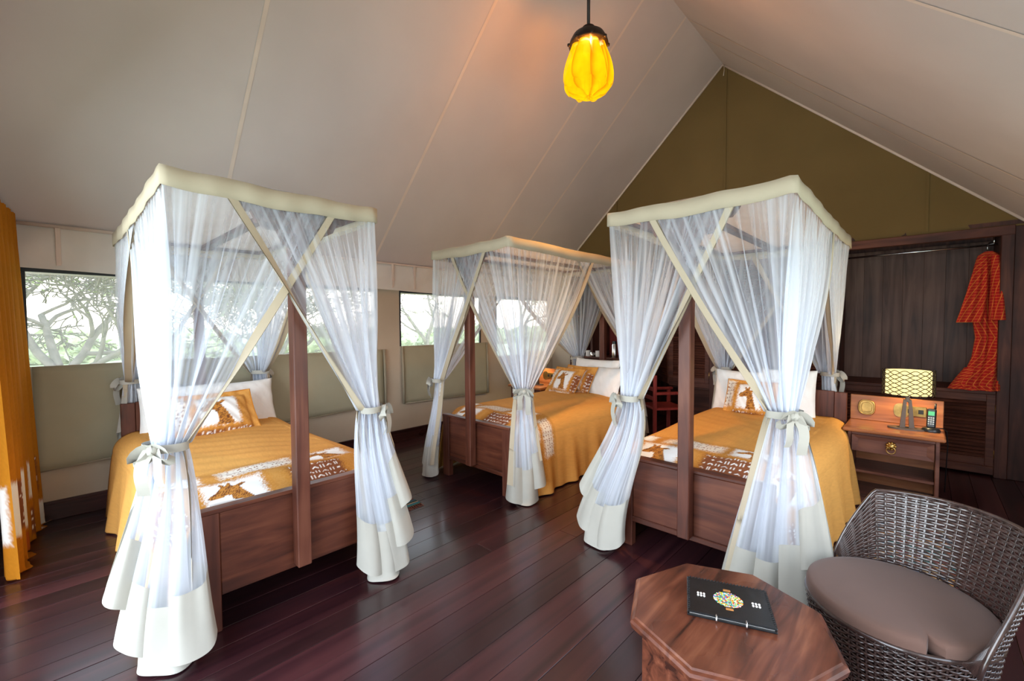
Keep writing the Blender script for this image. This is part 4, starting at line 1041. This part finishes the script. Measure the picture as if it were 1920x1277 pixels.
# ================================================================== RUGS
def stripes():
    m, nt, b = newmat('rag_rug'); tx = N(nt, 'ShaderNodeTexCoord'); sp = N(nt, 'ShaderNodeSeparateXYZ'); nt.links.new(tx.outputs['Object'], sp.inputs[0])
    wn = N(nt, 'ShaderNodeTexWhiteNoise', noise_dimensions='1D'); mu = N(nt, 'ShaderNodeMath', operation='MULTIPLY'); mu.inputs[1].default_value = 70
    fl_ = N(nt, 'ShaderNodeMath', operation='FLOOR'); nt.links.new(sp.outputs['Y'], mu.inputs[0]); nt.links.new(mu.outputs[0], fl_.inputs[0]); nt.links.new(fl_.outputs[0], wn.inputs['W'])
    r_ = N(nt, 'ShaderNodeValToRGB'); r_.color_ramp.interpolation = 'CONSTANT'; e = r_.color_ramp.elements
    cs = [(.02, .02, .03), (.03, .25, .28), (.30, .06, .02), (.55, .25, .06), (.05, .10, .08), (.25, .04, .05), (.5, .38, .2), (.04, .12, .22)]
    while len(e) < len(cs): e.new(.5)
    for i, c in enumerate(cs): e[i].position = i/len(cs); e[i].color = (*c, 1)
    nt.links.new(wn.outputs['Value'], r_.inputs[0]); nt.links.new(r_.outputs[0], b.inputs['Base Color']); b.inputs['Roughness'].default_value = .95
    return m
MT['rug'] = stripes(); MT['fringe'] = cloth('rug_fringe', (.28, .10, .07))
def rug(loc, rz, w, l, label):
    nr = int(l/.0143); V = []
    for i in range(9):
        for j in range(nr*2+1): V.append((-w/2+w*i/8, l*j/(nr*2), .008+.004*(j % 2)))
    o = obj('rag_rug', nmesh('rag_rug', V, gridfaces(9, nr*2+1)), 'rug'); o.location = loc; o.rotation_euler = (0, 0, rz)
    md = o.modifiers.new('s', 'SOLIDIFY'); md.thickness = .007; md.offset = -1
    fr = MB()
    for e, s_ in ((0, -1), (l, 1)):
        for q in range(30):
            x_ = -w/2+w*(q+.5)/30; fr.tube([(x_, e, .007), (x_+random.uniform(-.006, .006), e+s_*.05, .004)], .0035, 5)
    f = fr.build('fringe', 'fringe', o); f['kind'] = 'stuff'
    return tag(o, label, 'rug', 'striped rag rugs beside the beds')
rug((-3.04, 1.80, 0), R(90), .58, 1.15, 'striped rag rug on the floor beside the left bed')
rug((-.10, 3.30, 0), 0, .54, 1.02, 'striped rag rug between the right-hand bed and the wicker chair')

# ================================================================== CURTAIN at the tent front
nu, nv = 260, 190; rng = np.random.default_rng(9)
f_, g_ = np.meshgrid(np.linspace(0, 1, nu), np.linspace(0, 1, nv), indexing='ij'); f_ = f_.ravel(); g_ = g_.ravel()
hd = smooth((g_-.05)/.08)                                                      # pleated heading above, free folds below
fold = (.016+.020*g_)*np.sin(f_*2*math.pi*6+.8*g_+.5)+.012*np.sin(f_*2*math.pi*13+1)*g_
yv = -.175-.09*f_+.05*g_+fold*(.4+.6*hd)+.010*np.sin(f_*2*math.pi*24)*(1-hd)
pud = smooth((g_-.955)/.045)
xx = -4.83+.90*f_+.10*g_*(f_-.15); yv = yv+pud*(.03+.03*np.sin(f_*9+1))-pud*fold*.5
zz = np.maximum(2.33*(1-g_*1.035), .010+.010*pud*(1+np.sin(f_*12)))
C = np.tile(np.array((.50, .185, .012)), (len(f_), 1))*(1+.03*rng.standard_normal((len(f_), 1)))
for (u0, u1, v0, v1, t_) in ((.02, .17, .74, .86, 'b'), (.20, .36, .73, .84, 'w'), (.19, .36, .86, .95, 'b'), (.42, .60, .73, .90, 'w'), (.45, .60, .90, .99, 'r'), (.64, .78, .74, .88, 'b'), (.82, .99, .73, .88, 'w'), (.0, .16, .88, .99, 'w')):
    d_ = np.minimum(np.minimum(f_-u0, u1-f_)*3.2, np.minimum(g_-v0, v1-g_)*3)+.02*rng.uniform(-.5, .5, f_.shape)
    m_ = np.clip(d_/.04, 0, 1)[:, None]; C = C*(1-m_)+{'w': WHT, 'b': BRN, 'r': np.array((.42, .10, .02))}[t_]*m_
    if t_ == 'b':
        k_ = marks(f_*1.2, g_*2.3, .05, 1) & (m_[:, 0] > .8); C[k_] = WHT
cu = obj('curtain', nmesh('curtain', np.stack([xx, yv, zz], 1), gridfaces(nu, nv), C), 'curtain', smooth=True)
tag(cu, 'orange curtain with printed lower border at the left edge', 'curtain')
rod = tag(MB().tube([(-4.86, -.25, 2.33), (-3.6, -.25, 2.33)], .014, 10).build('curtain_rod', 'iron', None, smooth=True), 'dark rod carrying the orange curtain', 'rod')

# ================================================================== OUTSIDE
th_ = MB()
rn = random.Random(3)
for q in range(900):
    y_ = rn.uniform(-1.2, 6.6); ln = rn.uniform(.15, .27); x_ = -5.35+rn.uniform(-.04, .04); w_ = rn.uniform(.004, .009)
    th_.poly((x_, y_-w_, 2.12), (x_, y_+w_, 2.12), (x_+rn.uniform(-.03, .03), y_+rn.uniform(-.012, .012), 2.12-ln))
o = th_.build('thatch_fringe', 'thatch', None, recalc=False); tag(o, 'ragged thatch fringe hanging outside above the windows', 'thatch', kind='stuff')
tag(MB().box(-5.75, -5.31, -1.4, 6.7, 2.10, 2.32, .02).build('thatch_eave', 'thatch'), 'thick thatched eave outside above the windows', 'thatch')
def tree(loc, seed, h, lean, label, spread=1.0, leaves=1500, depth=6, r0=.16, leafsize=.05, first=None, rmin=.009, fork=0):
    rr = random.Random(seed); t = thing('acacia_tree', loc, 0, label, 'tree', 'trees outside the tent'); mb = MB(); tips = []
    def br(p, d, ln, r_, dep):
        pts = [p]; rad = [r_]; n = 5
        for k_ in range(n):
            d = (d+Vector((rr.uniform(-1, 1), rr.uniform(-1, 1), rr.uniform(-.8, .8)))*.24).normalized(); p = p+d*ln/n; pts.append(p); rad.append(max(rmin, r_*(1-.35*(k_+1)/n)))
        mb.tube(pts, rad, 6 if dep > 3 else 4)
        if dep <= 2: tips.extend(pts[2:])
        if dep == 0: return
        for q in range(3):
            a = rr.uniform(0, 6.28); s_ = rr.uniform(.5, 1.0)*spread
            nd = (d+Vector((math.cos(a)*s_, math.sin(a)*s_, rr.uniform(-.5, .35)))).normalized()
            k_ = rr.choice((2, 3, 4, 5)) if q else 5
            br(pts[k_], nd, ln*rr.uniform(.60, .80), max(rmin, rad[k_]*rr.uniform(.55, .8)), dep-1)
    st = Vector((0, 0, fork))
    if fork: mb.tube([(0, 0, 0), (.03, .02, fork*.5), (0, 0, fork)], [r0*1.15, r0, r0*.9], 8)
    for d in (first or [lean]): br(st, Vector(d).normalized(), h, r0*.72 if fork else r0, depth)
    mb.build('trunk', 'bark', t, smooth=True)
    V = []; F = []
    for q in range(leaves):
        p = rr.choice(tips)+Vector((rr.gauss(0, .09), rr.gauss(0, .09), rr.gauss(0, .06)))*spread
        a = Vector((rr.uniform(-1, 1), rr.uniform(-1, 1), rr.uniform(-.4, .4))).normalized()*leafsize*rr.uniform(.5, 1.3); b_ = a.cross(Vector((rr.uniform(-.5, .5), rr.uniform(-.5, .5), 1))).normalized()*leafsize*.3
        k0 = len(V); V += [p-a, p+b_, p+a, p-b_]; F.append((k0, k0+1, k0+2, k0+3))
    o = obj('foliage', nmesh('foliage', [tuple(v) for v in V], F), 'leaf', t); o['kind'] = 'stuff'
    return t
tree((-9.2, .05, -.62), 12, 1.15, (0, 0, 1), 'sprawling bare acacia tree outside the leftmost window', 1.1, 2200, 6, .085, .05, first=[(-.2, -.45, .9), (.1, .5, .9), (.3, -.9, .5), (-.3, .1, 1), (.2, .9, .35)], fork=1.35)
tree((-13.0, 4.3, -.62), 21, 1.15, (0, .2, 1), 'tangled acacia outside, seen between the nets of the left bed', 1.1, 2200, 6, .08, .05, first=[(0, .6, 1), (.2, -.6, .9), (0, -.9, .4), (0, .9, .4), (-.3, .1, 1)], fork=1.2)
tree((-20, 14.0, -.62), 5, 2.6, (0, 0, 1), 'slender pale tree standing in the clearing outside the middle window', .75, 700, 5, .16, .10)
tree((-16, 17.5, -.62), 8, 2.4, (0, 0, 1), 'slender tree outside, behind the farthest bed', .8, 700, 5, .15, .10)
def bush(loc, r_, seed, label):
    rr = np.random.default_rng(seed); n = 700; V = []; F = []
    for q in range(n):
        d = rr.normal(size=3); d /= np.linalg.norm(d); d[2] = abs(d[2]); p = d*r_*rr.uniform(.55, 1)*np.array((1.2, 1.2, .8))
        a = rr.normal(size=3); a = a/np.linalg.norm(a)*r_*.13; b_ = np.cross(a, rr.normal(size=3)); b_ = b_/np.linalg.norm(b_)*r_*.07
        k0 = len(V); V += [p-a, p+b_, p+a, p-b_]; F.append((k0, k0+1, k0+2, k0+3))
    o = obj('bush', nmesh('bush', V, F), 'bush'); o.location = loc
    md = MB().lathe([(0, 0), (r_*.85, 0), (r_*.95, r_*.25), (r_*.7, r_*.55), (r_*.3, r_*.68), (0, r_*.7)], 14).build('foliage_core', 'bush', o, smooth=True)
    tag(o, label, 'bush', 'bushes beyond the clearing')
rn = random.Random(7)
for q in range(10):
    yy = -6+q*6.2; bush((-36-rn.uniform(0, 3), yy*1.1, -.62), rn.uniform(2.4, 3.0), q, 'pale green bush in the thicket beyond the clearing outside')
